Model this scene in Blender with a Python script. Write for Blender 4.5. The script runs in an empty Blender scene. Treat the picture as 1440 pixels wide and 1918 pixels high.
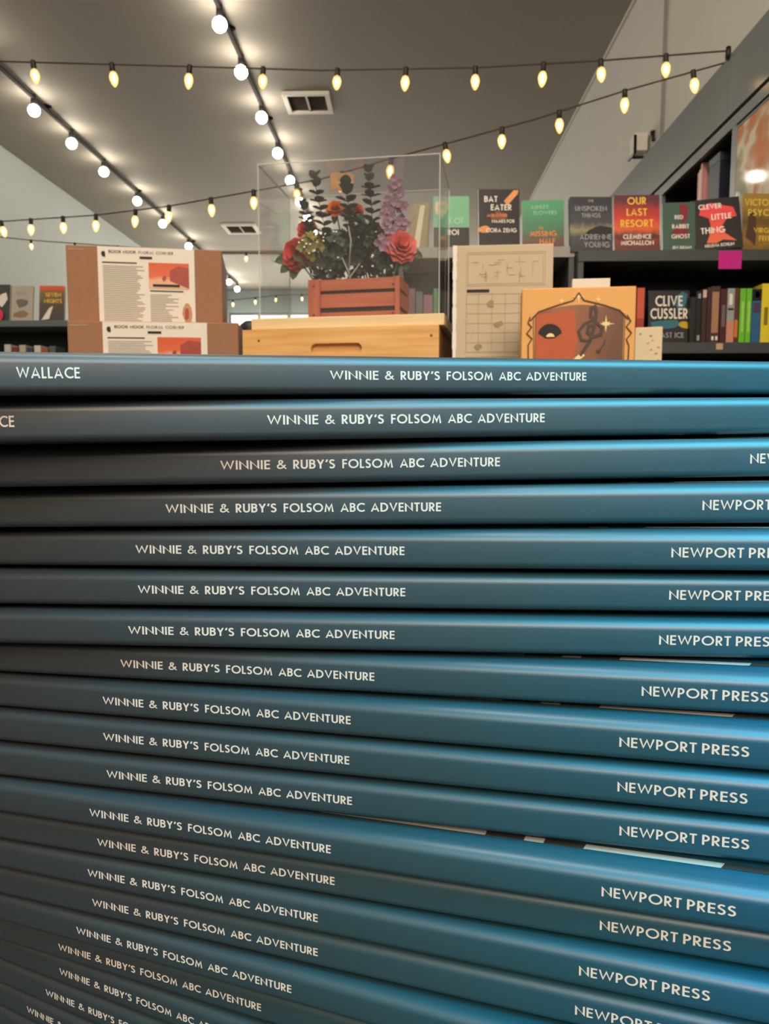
import bpy, bmesh, math, random
from mathutils import Vector, Matrix
random.seed(7)
R = math.radians
SC = bpy.context.scene
COL = SC.collection
# ------------------------------------------------------------------ camera, world, lights, exposure
EYE = 1.20                      # lens height above the floor
PSI = R(1.59)                   # camera turned slightly left of the room's long axis
PITCH = R(-5.53)
FPX = 1440.0
cam = bpy.data.cameras.new('camera')
cam.sensor_fit = 'VERTICAL'
cam.sensor_height = 36.0
cam.lens = FPX / 1918.0 * 36.0
cam.clip_start = 0.01
cam.dof.use_dof = True
cam.dof.focus_distance = 0.185
cam.dof.aperture_fstop = 60
co = bpy.data.objects.new('camera', cam)
COL.objects.link(co)
co.location = (0, 0, EYE)
co.rotation_euler = (R(90) + PITCH, 0, PSI)
SC.camera = co
SC.view_settings.view_transform = 'Standard'
SC.view_settings.look = 'None'
SC.view_settings.gamma = 1.0
SC.view_settings.exposure = 0.0
SC.view_settings.use_curve_mapping = False
SC.cycles.use_denoising = True
SC.cycles.max_bounces = 8
SC.cycles.transparent_max_bounces = 16
SC.cycles.sample_clamp_indirect = 6.0
SC.cycles.caustics_reflective = False
SC.cycles.caustics_refractive = False

world = bpy.data.worlds.new('world')
SC.world = world
world.use_nodes = True
world.node_tree.nodes['Background'].inputs[0].default_value = (0.35, 0.55, 0.9, 1)
world.node_tree.nodes['Background'].inputs[1].default_value = 0.6

def area(name, loc, target, sx, sy, watts, col):
    l = bpy.data.lights.new(name, 'AREA')
    l.shape = 'RECTANGLE'; l.size = sx; l.size_y = sy; l.energy = watts; l.color = col
    o = bpy.data.objects.new(name, l); COL.objects.link(o)
    o.location = loc
    d = Vector(target) - Vector(loc)
    o.rotation_euler = d.to_track_quat('-Z', 'Y').to_euler()
    return o
# blue softbox lamp added above and right of the stack, out of view
blue_fill = area('fill_and_window_light', (0.50, -0.12, EYE + 0.64), (0.12, 0.15, EYE - 0.08), 0.85, 0.75, 6.8, (0.09, 0.70, 1.0))
blue_fill.data.spread = R(72)
# warm fill lamps added to brighten the fronts and the far end
area('warm_fill_light', (0.55, -3.6, EYE + 2.5), (-0.1, 0.9, EYE), 2.6, 2.2, 225, (1.0, 0.82, 0.64))
area('warm_fill_light', (-0.2, 0.6, EYE + 3.6), (0.2, 3.0, EYE), 1.2, 0.8, 90, (1.0, 0.84, 0.68))
area('warm_fill_light', (-1.5, 17.0, EYE + 3.55), (-1.5, 17.0, 0), 5.0, 3.0, 420, (1.0, 0.92, 0.78))
# daylight through the far shop front
area('fill_and_window_light', (-1.6, 19.7, EYE + 1.2), (-1.6, 10.0, EYE + 1.6), 5.5, 2.6, 260, (1.0, 0.96, 0.86))

# ------------------------------------------------------------------ helpers
def P(px, py, Y):
    """world point on the ray through a photo pixel, at room depth Y"""
    u = (px - 720) / FPX; v = (959 - py) / FPX
    c, s = math.cos(PITCH), math.sin(PITCH)
    d = Vector((u, c - v * s, s + v * c))
    d = Matrix.Rotation(PSI, 3, 'Z') @ d
    return Vector((0, 0, EYE)) + d * (Y / d.y)

def tag(o, label=None, cat=None, group=None, kind=None):
    if label: o['label'] = label
    if cat: o['category'] = cat
    if group: o['group'] = group
    if kind: o['kind'] = kind
    return o

def empty(name, loc=(0, 0, 0), rot=(0, 0, 0), label=None, cat=None, group=None, kind=None):
    o = bpy.data.objects.new(name, None); COL.objects.link(o)
    o.location = loc; o.rotation_euler = rot
    o.empty_display_size = 0.02
    return tag(o, label, cat, group, kind)

def link(name, bm, mats, parent=None, smooth=False):
    me = bpy.data.meshes.new(name)
    bm.normal_update()
    bm.to_mesh(me); bm.free()
    if not isinstance(mats, (list, tuple)): mats = [mats]
    for m in mats: me.materials.append(m)
    if smooth:
        for p in me.polygons: p.use_smooth = True
    o = bpy.data.objects.new(name, me); COL.objects.link(o)
    if parent: o.parent = parent
    return o

def copy_tree(o, parent=None):
    c = o.copy(); COL.objects.link(c)
    if parent: c.parent = parent
    for ch in list(o.children): copy_tree(ch, c)
    return c

def box(bm, x0, x1, y0, y1, z0, z1, bev=0.0, mi=0):
    vs = [bm.verts.new((x, y, z)) for z in (z0, z1) for y in (y0, y1) for x in (x0, x1)]
    fs = [(0, 2, 3, 1), (4, 5, 7, 6), (0, 1, 5, 4), (2, 6, 7, 3), (0, 4, 6, 2), (1, 3, 7, 5)]
    faces = [bm.faces.new([vs[i] for i in f]) for f in fs]
    for f in faces: f.material_index = mi
    if bev > 0:
        es = list({e for f in faces for e in f.edges})
        bmesh.ops.bevel(bm, geom=es, offset=bev, segments=2, affect='EDGES', profile=0.6)
    return bm

def bxo(name, ext, m, parent=None, bev=0.0):
    bm = bmesh.new(); box(bm, *ext, bev=bev)
    return link(name, bm, m, parent)

def tube(bm, pts, r, n=8, cap=True, mi=0):
    """round bar along points; r may be a list"""
    pts = [Vector(p) for p in pts]
    rs = r if isinstance(r, (list, tuple)) else [r] * len(pts)
    rings = []
    up = Vector((0, 0, 1))
    for i, p in enumerate(pts):
        a = pts[max(i - 1, 0)]; b = pts[min(i + 1, len(pts) - 1)]
        t = (b - a).normalized()
        s = t.cross(up)
        if s.length < 1e-3: s = t.cross(Vector((1, 0, 0)))
        s.normalize(); q = s.cross(t).normalized()
        rings.append([bm.verts.new(p + (s * math.cos(2 * math.pi * k / n) + q * math.sin(2 * math.pi * k / n)) * rs[i]) for k in range(n)])
    for A, B in zip(rings, rings[1:]):
        for k in range(n):
            f = bm.faces.new((A[k], A[(k + 1) % n], B[(k + 1) % n], B[k])); f.material_index = mi; f.smooth = True
    if cap:
        for ring in (rings[0], rings[-1]):
            if len(ring) > 2:
                f = bm.faces.new(ring); f.material_index = mi
    return bm

def lathe(bm, prof, n=16, origin=(0, 0, 0), mi=0):
    """revolve (r, z) pairs about z"""
    ox, oy, oz = origin
    rings = []
    for r, z in prof:
        if r < 1e-6: rings.append([bm.verts.new((ox, oy, oz + z))])
        else: rings.append([bm.verts.new((ox + r * math.cos(2 * math.pi * k / n), oy + r * math.sin(2 * math.pi * k / n), oz + z)) for k in range(n)])
    for A, B in zip(rings, rings[1:]):
        for k in range(n):
            k2 = (k + 1) % n
            if len(A) == 1 and len(B) == 1: continue
            if len(A) == 1: f = bm.faces.new((A[0], B[k], B[k2]))
            elif len(B) == 1: f = bm.faces.new((A[k], A[k2], B[0]))
            else: f = bm.faces.new((A[k], A[k2], B[k2], B[k]))
            f.smooth = True; f.material_index = mi
    return bm

def extr(bm, loops, y0, y1, mi=0):
    """loops of (x, z) - outer first, then holes - made into a slab between y0 and y1"""
    edges = []
    for lp in loops:
        vs = [bm.verts.new((x, y0, z)) for x, z in lp]
        for i in range(len(vs)): edges.append(bm.edges.new((vs[i], vs[(i + 1) % len(vs)])))
    r = bmesh.ops.triangle_fill(bm, use_beauty=True, edges=edges, normal=(0, -1, 0))
    faces = [g for g in r['geom'] if isinstance(g, bmesh.types.BMFace)]
    for f in faces: f.material_index = mi
    if y1 != y0:
        r = bmesh.ops.extrude_face_region(bm, geom=faces)
        nv = [g for g in r['geom'] if isinstance(g, bmesh.types.BMVert)]
        bmesh.ops.translate(bm, vec=(0, y1 - y0, 0), verts=nv)
        for f in bm.faces:
            if any(v in nv for v in f.verts): f.material_index = mi
    bmesh.ops.recalc_face_normals(bm, faces=bm.faces[:])
    return bm

def polyf(bm, pts, y, mi=0):
    """flat printed shape facing -y"""
    vs = [bm.verts.new((x, y, z)) for x, z in pts]
    f = bm.faces.new(vs); f.material_index = mi
    f.normal_update()
    if f.normal.y > 0: f.normal_flip()
    return f

def rect(x0, x1, z0, z1): return [(x0, z0), (x1, z0), (x1, z1), (x0, z1)]
def ell(cx, cz, rx, rz, n=20, a0=0, a1=360):
    full = abs(a1 - a0) >= 360
    m = n if full else n + 1
    return [(cx + rx * math.cos(R(a0 + (a1 - a0) * i / n)), cz + rz * math.sin(R(a0 + (a1 - a0) * i / n))) for i in range(m)]
def blob(cx, cz, rx, rz, n=14, j=.25, seed=0):
    rr = random.Random(seed)
    out = []
    for i in range(n):
        a = 2 * math.pi * i / n; k = 1 + rr.uniform(-j, j)
        out.append((cx + rx * k * math.cos(a), cz + rz * k * math.sin(a)))
    return out

# ------------------------------------------------------------------ lettering: geometric sans capitals made of strokes
S = 0.155; h = S / 2
def arc(cx, cy, rx, ry, a0, a1, n=12):
    return [(cx + rx * math.cos(R(a0 + (a1 - a0) * i / n)), cy + ry * math.sin(R(a0 + (a1 - a0) * i / n))) for i in range(n + 1)]
def bowl(x0, xr, z0, z1, n=10):
    ry = (z1 - z0) / 2; rx = min(ry, xr - x0 - .02)
    return [(x0, z1)] + arc(xr - rx, (z0 + z1) / 2, rx, ry, 90, -90, n) + [(x0, z0)]
GL = {
 'A': (.80, [[(.06, 0), (.40, 1.08), (.74, 0)], [(.17, .29), (.63, .29)]]),
 'B': (.56, [[(h, 0), (h, 1)], bowl(h, .46, .55, 1 - h), bowl(h, .49, h, .55)]),
 'C': (.76, [arc(.5, .5, .5 - h, .5 - h, 48, 312, 22)]),
 'D': (.74, [[(h, 0), (h, 1)], bowl(h, .74 - h, h, 1 - h, 18)]),
 'E': (.48, [[(h, 0), (h, 1)], [(h, 1 - h), (.48, 1 - h)], [(h, .52), (.46, .52)], [(h, h), (.48, h)]]),
 'F': (.46, [[(h, 0), (h, 1)], [(h, 1 - h), (.46, 1 - h)], [(h, .52), (.44, .52)]]),
 'G': (.86, [arc(.5, .5, .5 - h, .5 - h, 48, 340, 22) + [(.92 - h, .45), (.52, .45)]]),
 'H': (.68, [[(h, 0), (h, 1)], [(.68 - h, 0), (.68 - h, 1)], [(h, .53), (.68 - h, .53)]]),
 'I': (S, [[(h, 0), (h, 1)]]),
 'J': (.36, [[(.36 - h, 1), (.36 - h, .2)] + arc(.12, .2, .16, .2 - h, 0, -120, 6)]),
 'K': (.62, [[(h, 0), (h, 1)], [(.55, 1), (.13, .52), (.57, 0)]]),
 'L': (.42, [[(h, 1), (h, h), (.42, h)]]),
 'M': (.92, [[(.08, 0), (.20, 1.04), (.46, .12), (.72, 1.04), (.84, 0)]]),
 'N': (.76, [[(h, 0), (h, 1), (.76 - h, 0), (.76 - h, 1)]]),
 'O': (1.0, [arc(.5, .5, .5 - h, .5 - h, 0, 360, 28)]),
 'P': (.52, [[(h, 0), (h, 1)], bowl(h, .52 - h, .42, 1 - h)]),
 'Q': (1.0, [arc(.5, .5, .5 - h, .5 - h, 0, 360, 28), [(.55, .35), (.95, 0)]]),
 'R': (.55, [[(h, 0), (h, 1)], bowl(h, .52 - h, .44, 1 - h), [(.2, .46), (.48, 0)]]),
 'S': (.52, [arc(.27, .735, .19, .19, 25, 250, 10) + arc(.24, .29, .21, .215, 70, -150, 11)]),
 'T': (.54, [[(.27, 0), (.27, 1)], [(0, 1 - h), (.54, 1 - h)]]),
 'U': (.64, [[(h, 1), (h, .32)] + arc(.32, .32, .32 - h, .32 - h, 180, 360, 12) + [(.64 - h, 1)]]),
 'V': (.76, [[(.06, 1), (.38, -.06), (.70, 1)]]),
 'W': (1.14, [[(.06, 1), (.31, -.05), (.57, 1.02), (.83, -.05), (1.08, 1)]]),
 'X': (.68, [[(.08, 0), (.6, 1)], [(.08, 1), (.6, 0)]]),
 'Y': (.66, [[(.07, 1), (.33, .45), (.59, 1)], [(.33, 0), (.33, .5)]]),
 'Z': (.62, [[(.04, 1 - h), (.5, 1 - h), (.1, h), (.6, h)]]),
 '&': (.74, [[(.72, 0), (.2, .66)] + arc(.31, .79, .13, .135, 200, -20, 9) + [(.40, .66), (.17, .46)] + arc(.25, .28, .19, .205, 130, 290, 9) + [(.50, .2), (.66, .46)]]),
 "'": (.2, [[(.16, 1.0), (.06, .70)]]),
}
def stroke(pts, w, lo=None, hi=None):
    """strip of quads along a polyline with mitred joints; returns list of quads in 2-D"""
    raw = [Vector(p) for p in pts]; pts = raw[:1]
    for p in raw[1:]:
        if (p - pts[-1]).length > 1e-5 * max(w / .15, 1e-3): pts.append(p)
    n = len(pts)
    closed = (pts[0] - pts[-1]).length < 1e-6 and n > 3
    L, Rr = [], []
    for i in range(n):
        if closed:
            a = pts[i - 1] if i > 0 else pts[-2]; b = pts[i + 1] if i < n - 1 else pts[1]
            d1 = (pts[i] - a).normalized(); d2 = (b - pts[i]).normalized()
        else:
            d1 = (pts[i] - pts[i - 1]).normalized() if i > 0 else None
            d2 = (pts[i + 1] - pts[i]).normalized() if i < n - 1 else None
            d1 = d1 or d2; d2 = d2 or d1
        n1 = Vector((-d1.y, d1.x)); n2 = Vector((-d2.y, d2.x))
        m = n1 + n2
        if m.length < 1e-4: m = n1.copy()
        m.normalize()
        k = min(1 / max(m.dot(n1), .2), 4.0)
        L.append(pts[i] + m * k * w / 2); Rr.append(pts[i] - m * k * w / 2)
    if lo is not None:
        for q in L + Rr: q.y = min(max(q.y, lo), hi)
    return [(L[i], L[i + 1], Rr[i + 1], Rr[i]) for i in range(n - 1)]
def word_quads(word, x0, x1, z0, cap, weight=1.0, track=.13):
    """one word squeezed or stretched to run from x0 to x1"""
    wtot = sum(GL[c][0] for c in word) + track * (len(word) - 1)
    kx = (x1 - x0) / wtot; out = []; x = 0
    for c in word:
        w, sts = GL[c]
        for i, s in enumerate(sts):
            for q in stroke(s, S * weight * (.78 if c == '&' else 1), 0, 1): out.append(([(x0 + (x + p.x) * kx, z0 + p.y * cap) for p in q], -i * cap * .002))
        x += w + track
    return out
def word_width(word, cap, track=.13): return cap * (sum(GL[c][0] for c in word if c != ' ') + track * (len(word) - 1) + .25 * word.count(' '))
def line_quads(text, cx, z0, cap, maxw=None, weight=1.0):
    """a centred line of words"""
    w = word_width(text, cap); k = 1
    if maxw and w > maxw: k = maxw / w
    x = cx - w * k / 2; out = []
    for wd in text.split(' '):
        ww = word_width(wd, cap) * k
        out += word_quads(wd, x, x + ww, z0, cap, weight)
        x += ww + cap * .42 * k
    return out
def quads_obj(name, quads, y, m, parent):
    bm = bmesh.new()
    for q, dy in quads: polyf(bm, q, y + dy)      # each stroke of a letter a hair above the last
    return link(name, bm, m, parent)
def art(name, parent, items):
    """printed picture: items = (material, outline, y); one mesh"""
    bm = bmesh.new(); mats = []
    for m, pts, y in items:
        if m not in mats: mats.append(m)
        polyf(bm, pts, y, mats.index(m))
    return link(name, bm, mats, parent)

# ------------------------------------------------------------------ materials (all procedural)
_mc = {}
def mat(name, col, rough=.6, spec=.5, ior=1.45, var=.06, scale=40, bump=0.0, metal=0, coat=0):
    key = (name, tuple(col), rough, ior)
    if key in _mc: return _mc[key]
    m = bpy.data.materials.new(name); m.use_nodes = True
    nt = m.node_tree; b = nt.nodes['Principled BSDF']
    tc = nt.nodes.new('ShaderNodeTexCoord'); nz = nt.nodes.new('ShaderNodeTexNoise')
    nz.inputs['Scale'].default_value = scale; nz.inputs['Detail'].default_value = 3
    nt.links.new(tc.outputs['Object'], nz.inputs['Vector'])
    mp = nt.nodes.new('ShaderNodeMapRange')
    mp.inputs['To Min'].default_value = 1 - var; mp.inputs['To Max'].default_value = 1 + var
    nt.links.new(nz.outputs['Fac'], mp.inputs['Value'])
    hs = nt.nodes.new('ShaderNodeHueSaturation'); hs.inputs['Color'].default_value = (*col, 1)
    nt.links.new(mp.outputs['Result'], hs.inputs['Value'])
    nt.links.new(hs.outputs['Color'], b.inputs['Base Color'])
    b.inputs['Roughness'].default_value = rough; b.inputs['IOR'].default_value = ior
    b.inputs['Specular IOR Level'].default_value = spec; b.inputs['Metallic'].default_value = metal
    b.inputs['Coat Weight'].default_value = coat
    if bump:
        bp = nt.nodes.new('ShaderNodeBump'); bp.inputs['Strength'].default_value = bump; bp.inputs['Distance'].default_value = .002
        nt.links.new(nz.outputs['Fac'], bp.inputs['Height']); nt.links.new(bp.outputs['Normal'], b.inputs['Normal'])
    _mc[key] = m
    return m
def srgb(r, g, b):
    f = lambda c: (c / 255 / 12.92) if c / 255 <= .04045 else ((c / 255 + .055) / 1.055) ** 2.4
    return (f(r), f(g), f(b))
def ramp_mat(name, stops, axis='Z', rough=.45, warp=.0, scale=6):
    """printed colour wash running along one axis of the cover"""
    m = bpy.data.materials.new(name); m.use_nodes = True
    nt = m.node_tree; b = nt.nodes['Principled BSDF']
    tc = nt.nodes.new('ShaderNodeTexCoord'); sx = nt.nodes.new('ShaderNodeSeparateXYZ')
    nt.links.new(tc.outputs['Generated'], sx.inputs[0])
    nz = nt.nodes.new('ShaderNodeTexNoise'); nz.inputs['Scale'].default_value = scale
    nt.links.new(tc.outputs['Generated'], nz.inputs['Vector'])
    ma = nt.nodes.new('ShaderNodeMath'); ma.operation = 'MULTIPLY_ADD'; ma.inputs[1].default_value = warp
    nt.links.new(nz.outputs['Fac'], ma.inputs[0]); nt.links.new(sx.outputs[axis], ma.inputs[2])
    cr = nt.nodes.new('ShaderNodeValToRGB')
    el = cr.color_ramp.elements
    while len(el) < len(stops): el.new(.5)
    for e, (p, c) in zip(el, stops): e.position = p; e.color = (*c, 1)
    nt.links.new(ma.outputs[0], cr.inputs[0]); nt.links.new(cr.outputs[0], b.inputs['Base Color'])
    b.inputs['Roughness'].default_value = rough
    return m
def wood(name, c1, c2, scale=14, stretch=(1, 12, 12), rough=.5):
    m = bpy.data.materials.new(name); m.use_nodes = True
    nt = m.node_tree; b = nt.nodes['Principled BSDF']
    tc = nt.nodes.new('ShaderNodeTexCoord'); mp = nt.nodes.new('ShaderNodeMapping')
    mp.inputs['Scale'].default_value = stretch
    nt.links.new(tc.outputs['Object'], mp.inputs[0])
    nz = nt.nodes.new('ShaderNodeTexNoise'); nz.inputs['Scale'].default_value = scale; nz.inputs['Detail'].default_value = 6
    nt.links.new(mp.outputs[0], nz.inputs['Vector'])
    cr = nt.nodes.new('ShaderNodeValToRGB')
    cr.color_ramp.elements[0].position = .35; cr.color_ramp.elements[0].color = (*c1, 1)
    cr.color_ramp.elements[1].position = .68; cr.color_ramp.elements[1].color = (*c2, 1)
    nt.links.new(nz.outputs['Fac'], cr.inputs[0]); nt.links.new(cr.outputs[0], b.inputs['Base Color'])
    b.inputs['Roughness'].default_value = rough
    return m
def glow(name, col, strength):
    m = bpy.data.materials.new(name); m.use_nodes = True
    nt = m.node_tree; nt.nodes.clear()
    e = nt.nodes.new('ShaderNodeEmission'); e.inputs[0].default_value = (*col, 1); e.inputs[1].default_value = strength
    o = nt.nodes.new('ShaderNodeOutputMaterial'); nt.links.new(e.outputs[0], o.inputs[0])
    return m
def clear(name, tint, rough, refl, solid=None, amount=0.0):
    """thin clear plastic or glass: mostly see-through, with a Fresnel shine"""
    m = bpy.data.materials.new(name); m.use_nodes = True
    nt = m.node_tree; nt.nodes.clear()
    t = nt.nodes.new('ShaderNodeBsdfTransparent'); t.inputs[0].default_value = (*tint, 1)
    g = nt.nodes.new('ShaderNodeBsdfGlossy'); g.inputs['Roughness'].default_value = rough
    lw = nt.nodes.new('ShaderNodeLayerWeight'); lw.inputs['Blend'].default_value = .5
    pw = nt.nodes.new('ShaderNodeMath'); pw.operation = 'POWER'; pw.inputs[1].default_value = 4.0
    fr = nt.nodes.new('ShaderNodeMath'); fr.operation = 'MULTIPLY_ADD'; fr.inputs[1].default_value = .6; fr.inputs[2].default_value = ((refl - 1) / (refl + 1)) ** 2
    nt.links.new(lw.outputs['Facing'], pw.inputs[0]); nt.links.new(pw.outputs[0], fr.inputs[0])
    mx = nt.nodes.new('ShaderNodeMixShader')
    nt.links.new(fr.outputs[0], mx.inputs[0]); nt.links.new(t.outputs[0], mx.inputs[1]); nt.links.new(g.outputs[0], mx.inputs[2])
    out = mx
    if solid:
        d = nt.nodes.new('ShaderNodeBsdfDiffuse'); d.inputs[0].default_value = (*solid, 1)
        m2 = nt.nodes.new('ShaderNodeMixShader'); m2.inputs[0].default_value = amount
        nt.links.new(mx.outputs[0], m2.inputs[1]); nt.links.new(d.outputs[0], m2.inputs[2]); out = m2
    o = nt.nodes.new('ShaderNodeOutputMaterial'); nt.links.new(out.outputs[0], o.inputs[0])
    return m

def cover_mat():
    """laminated spine: the base colour runs from charcoal at the author's end to teal blue at the publisher's end"""
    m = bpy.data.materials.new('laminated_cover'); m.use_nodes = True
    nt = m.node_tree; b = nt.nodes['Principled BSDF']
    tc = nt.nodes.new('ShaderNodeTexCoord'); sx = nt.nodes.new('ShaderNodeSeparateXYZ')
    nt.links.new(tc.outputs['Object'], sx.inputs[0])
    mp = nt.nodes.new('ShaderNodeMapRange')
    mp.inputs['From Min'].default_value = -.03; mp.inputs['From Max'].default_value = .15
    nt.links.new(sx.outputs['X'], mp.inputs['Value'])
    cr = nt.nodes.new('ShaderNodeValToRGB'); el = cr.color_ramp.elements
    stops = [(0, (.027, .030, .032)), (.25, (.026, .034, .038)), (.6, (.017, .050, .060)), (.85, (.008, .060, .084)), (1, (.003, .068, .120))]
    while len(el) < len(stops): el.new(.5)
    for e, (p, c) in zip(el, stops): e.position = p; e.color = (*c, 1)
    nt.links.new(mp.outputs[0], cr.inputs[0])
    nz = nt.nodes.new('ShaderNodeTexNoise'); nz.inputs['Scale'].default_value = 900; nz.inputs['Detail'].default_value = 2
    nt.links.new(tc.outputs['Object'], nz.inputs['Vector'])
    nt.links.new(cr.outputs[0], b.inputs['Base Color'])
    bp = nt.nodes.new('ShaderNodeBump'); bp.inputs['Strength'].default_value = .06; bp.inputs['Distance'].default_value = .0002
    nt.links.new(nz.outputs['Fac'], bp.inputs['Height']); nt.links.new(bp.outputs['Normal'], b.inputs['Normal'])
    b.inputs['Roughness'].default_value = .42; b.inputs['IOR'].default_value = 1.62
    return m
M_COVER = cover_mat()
M_LETTER = mat('cream_print', srgb(212, 194, 178), rough=.7, spec=.1, var=.03)
M_PAGES = mat('page_edges', srgb(214, 204, 184), rough=.9, var=.12, scale=400)
M_CEIL = mat('ceiling_paint', srgb(150, 143, 132), rough=.75, var=.03, scale=3, bump=.05)
M_WALL = mat('cream_wall_paint', srgb(203, 200, 192), rough=.8, var=.03, scale=2)
M_WALLC = mat('cool_wall_paint', srgb(180, 187, 184), rough=.8, var=.03, scale=2)
M_GREY = mat('grey_shelf_paint', srgb(116, 122, 125), rough=.24, var=.05, scale=6)
M_DGREY = mat('charcoal_shelf_paint', srgb(66, 70, 71), rough=.5, var=.06, scale=6)
M_TRACK = mat('black_track', (.006, .0055, .005), rough=.8, spec=.1)
M_BLACK = mat('black_plastic', srgb(22, 21, 20), rough=.5, var=.1)
M_DARK = mat('dark_back_panel', srgb(20, 21, 22), rough=.8, var=.1)
M_FLOOR = mat('shop_carpet', srgb(96, 88, 80), rough=.95, var=.15, scale=60, bump=.3)
M_WHITE = mat('white_card', srgb(228, 222, 210), rough=.7, var=.03)
M_KRAFT = mat('kraft_card', srgb(152, 110, 82), rough=.75, var=.07, scale=90)
M_INK = mat('black_ink', srgb(40, 36, 34), rough=.7)
M_GREYINK = mat('grey_ink', srgb(150, 140, 128), rough=.8)

# ------------------------------------------------------------------ the room
H = EYE + 3.74
XR, XL, YF, YB = 1.96, -5.22, 20.0, -4.2
def struct(name, ext, m, bev=0):
    o = bxo(name, ext, m, None, bev); o['kind'] = 'structure'; return o
struct('floor', (XL - .2, XR + .2, YB - .2, YF + .2, -.2, 0), M_FLOOR)
struct('ceiling', (XL - .2, XR + .2, YB - .2, YF + .2, H, H + .2), M_CEIL)
struct('wall_right', (XR, XR + .2, YB, YF, 0, H), M_WALL)
struct('wall_left', (XL - .2, XL, YB, YF, 0, H), M_WALLC)
def holed_wall(name, y0, y1, holes, m):
    bm = bmesh.new(); extr(bm, [rect(XL, XR, 0, H)] + [rect(*q) for q in holes], y0, y1)
    o = link(name, bm, m); o['kind'] = 'structure'; return o
holed_wall('wall_back', YB - .2, YB, [(-.3, 1.7, .9, 2.9)], M_WALL)
fx0, fx1 = -4.55, .8
ztop = EYE + 3.18
holed_wall('wall_front', YF, YF + .2, [(fx0, fx1, .5, ztop)], mat('blue_grey_paint', srgb(150, 163, 165), rough=.7, var=.04, scale=2))
def window(name, x0, x1, z0, z1, y, nm, glass_m, pane=None):
    bm = bmesh.new()
    w = .05
    cols = [x0 + (x1 - x0) * i / nm for i in range(nm + 1)]
    extr(bm, [rect(x0, x1, z0, z1)] + [rect(a + w / 2 + (w / 2 if i == 0 else 0), b - w / 2 - (w / 2 if i == nm - 1 else 0), z0 + w, z1 - w) for i, (a, b) in enumerate(zip(cols, cols[1:]))], y, y + .06)
    o = link(name, bm, M_GREY); o['kind'] = 'structure'
    g = bxo('window_pane', (x0 + w, x1 - w, y + .025, y + .032, z0 + w, z1 - w), glass_m, o)
    return o
window('window_1', fx0, fx1, .5, ztop, YF + .05, 7, glow('sunlit_window', (1.0, .95, .82), 2.2))
window('window_2', -.3, 1.7, .9, 2.9, YB - .14, 2, clear('window_glass', (.95, .97, 1), .02, 1.45))
# ceiling beam across the back of the shop, corner trims and wall seam
struct('trim_1', (XL, XR, 15.9, 16.15, H - .05, H), M_CEIL)
struct('trim_2', (XR - .025, XR, YB, YF, H - .03, H), M_WALL)
sy = 6.2
struct('trim_3', (XR - .012, XR, sy - .03, sy + .03, 1.2, H - .03), mat('seam_strip', srgb(150, 146, 138), rough=.7))
struct('baseboard_left', (XL, XL + .015, YB, YF, 0, .12), M_WHITE)
struct('baseboard_right', (XR - .015, XR, YB, YF, 0, .12), M_WHITE)
struct('trim_4', (-4.72, -4.57, YF - .12, YF, 0, H - .12), M_WALLC)

# ------------------------------------------------------------------ the front counter and the stack of picture books
T0 = .06                       # length of the printed title
TH = .0087                     # thickness of one book
X0, X1, DEP = -.100, .180, .216
cz_top = EYE - .2235
ct = empty('shop_counter', (0.04, .35, 0), (0, 0, PSI), 'dark shop counter that carries the front stack of blue books', 'counter')
bxo('counter_top', (-.75, .75, -.27, .27, cz_top - .035, cz_top), mat('counter_laminate', srgb(52, 50, 48), rough=.4, var=.1), ct, .003)
bxo('counter_body', (-.72, .72, -.24, .24, .08, cz_top - .035), M_DGREY, ct)
bxo('toe_kick', (-.70, .70, -.19, .19, 0, .08), M_BLACK, ct)

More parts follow.
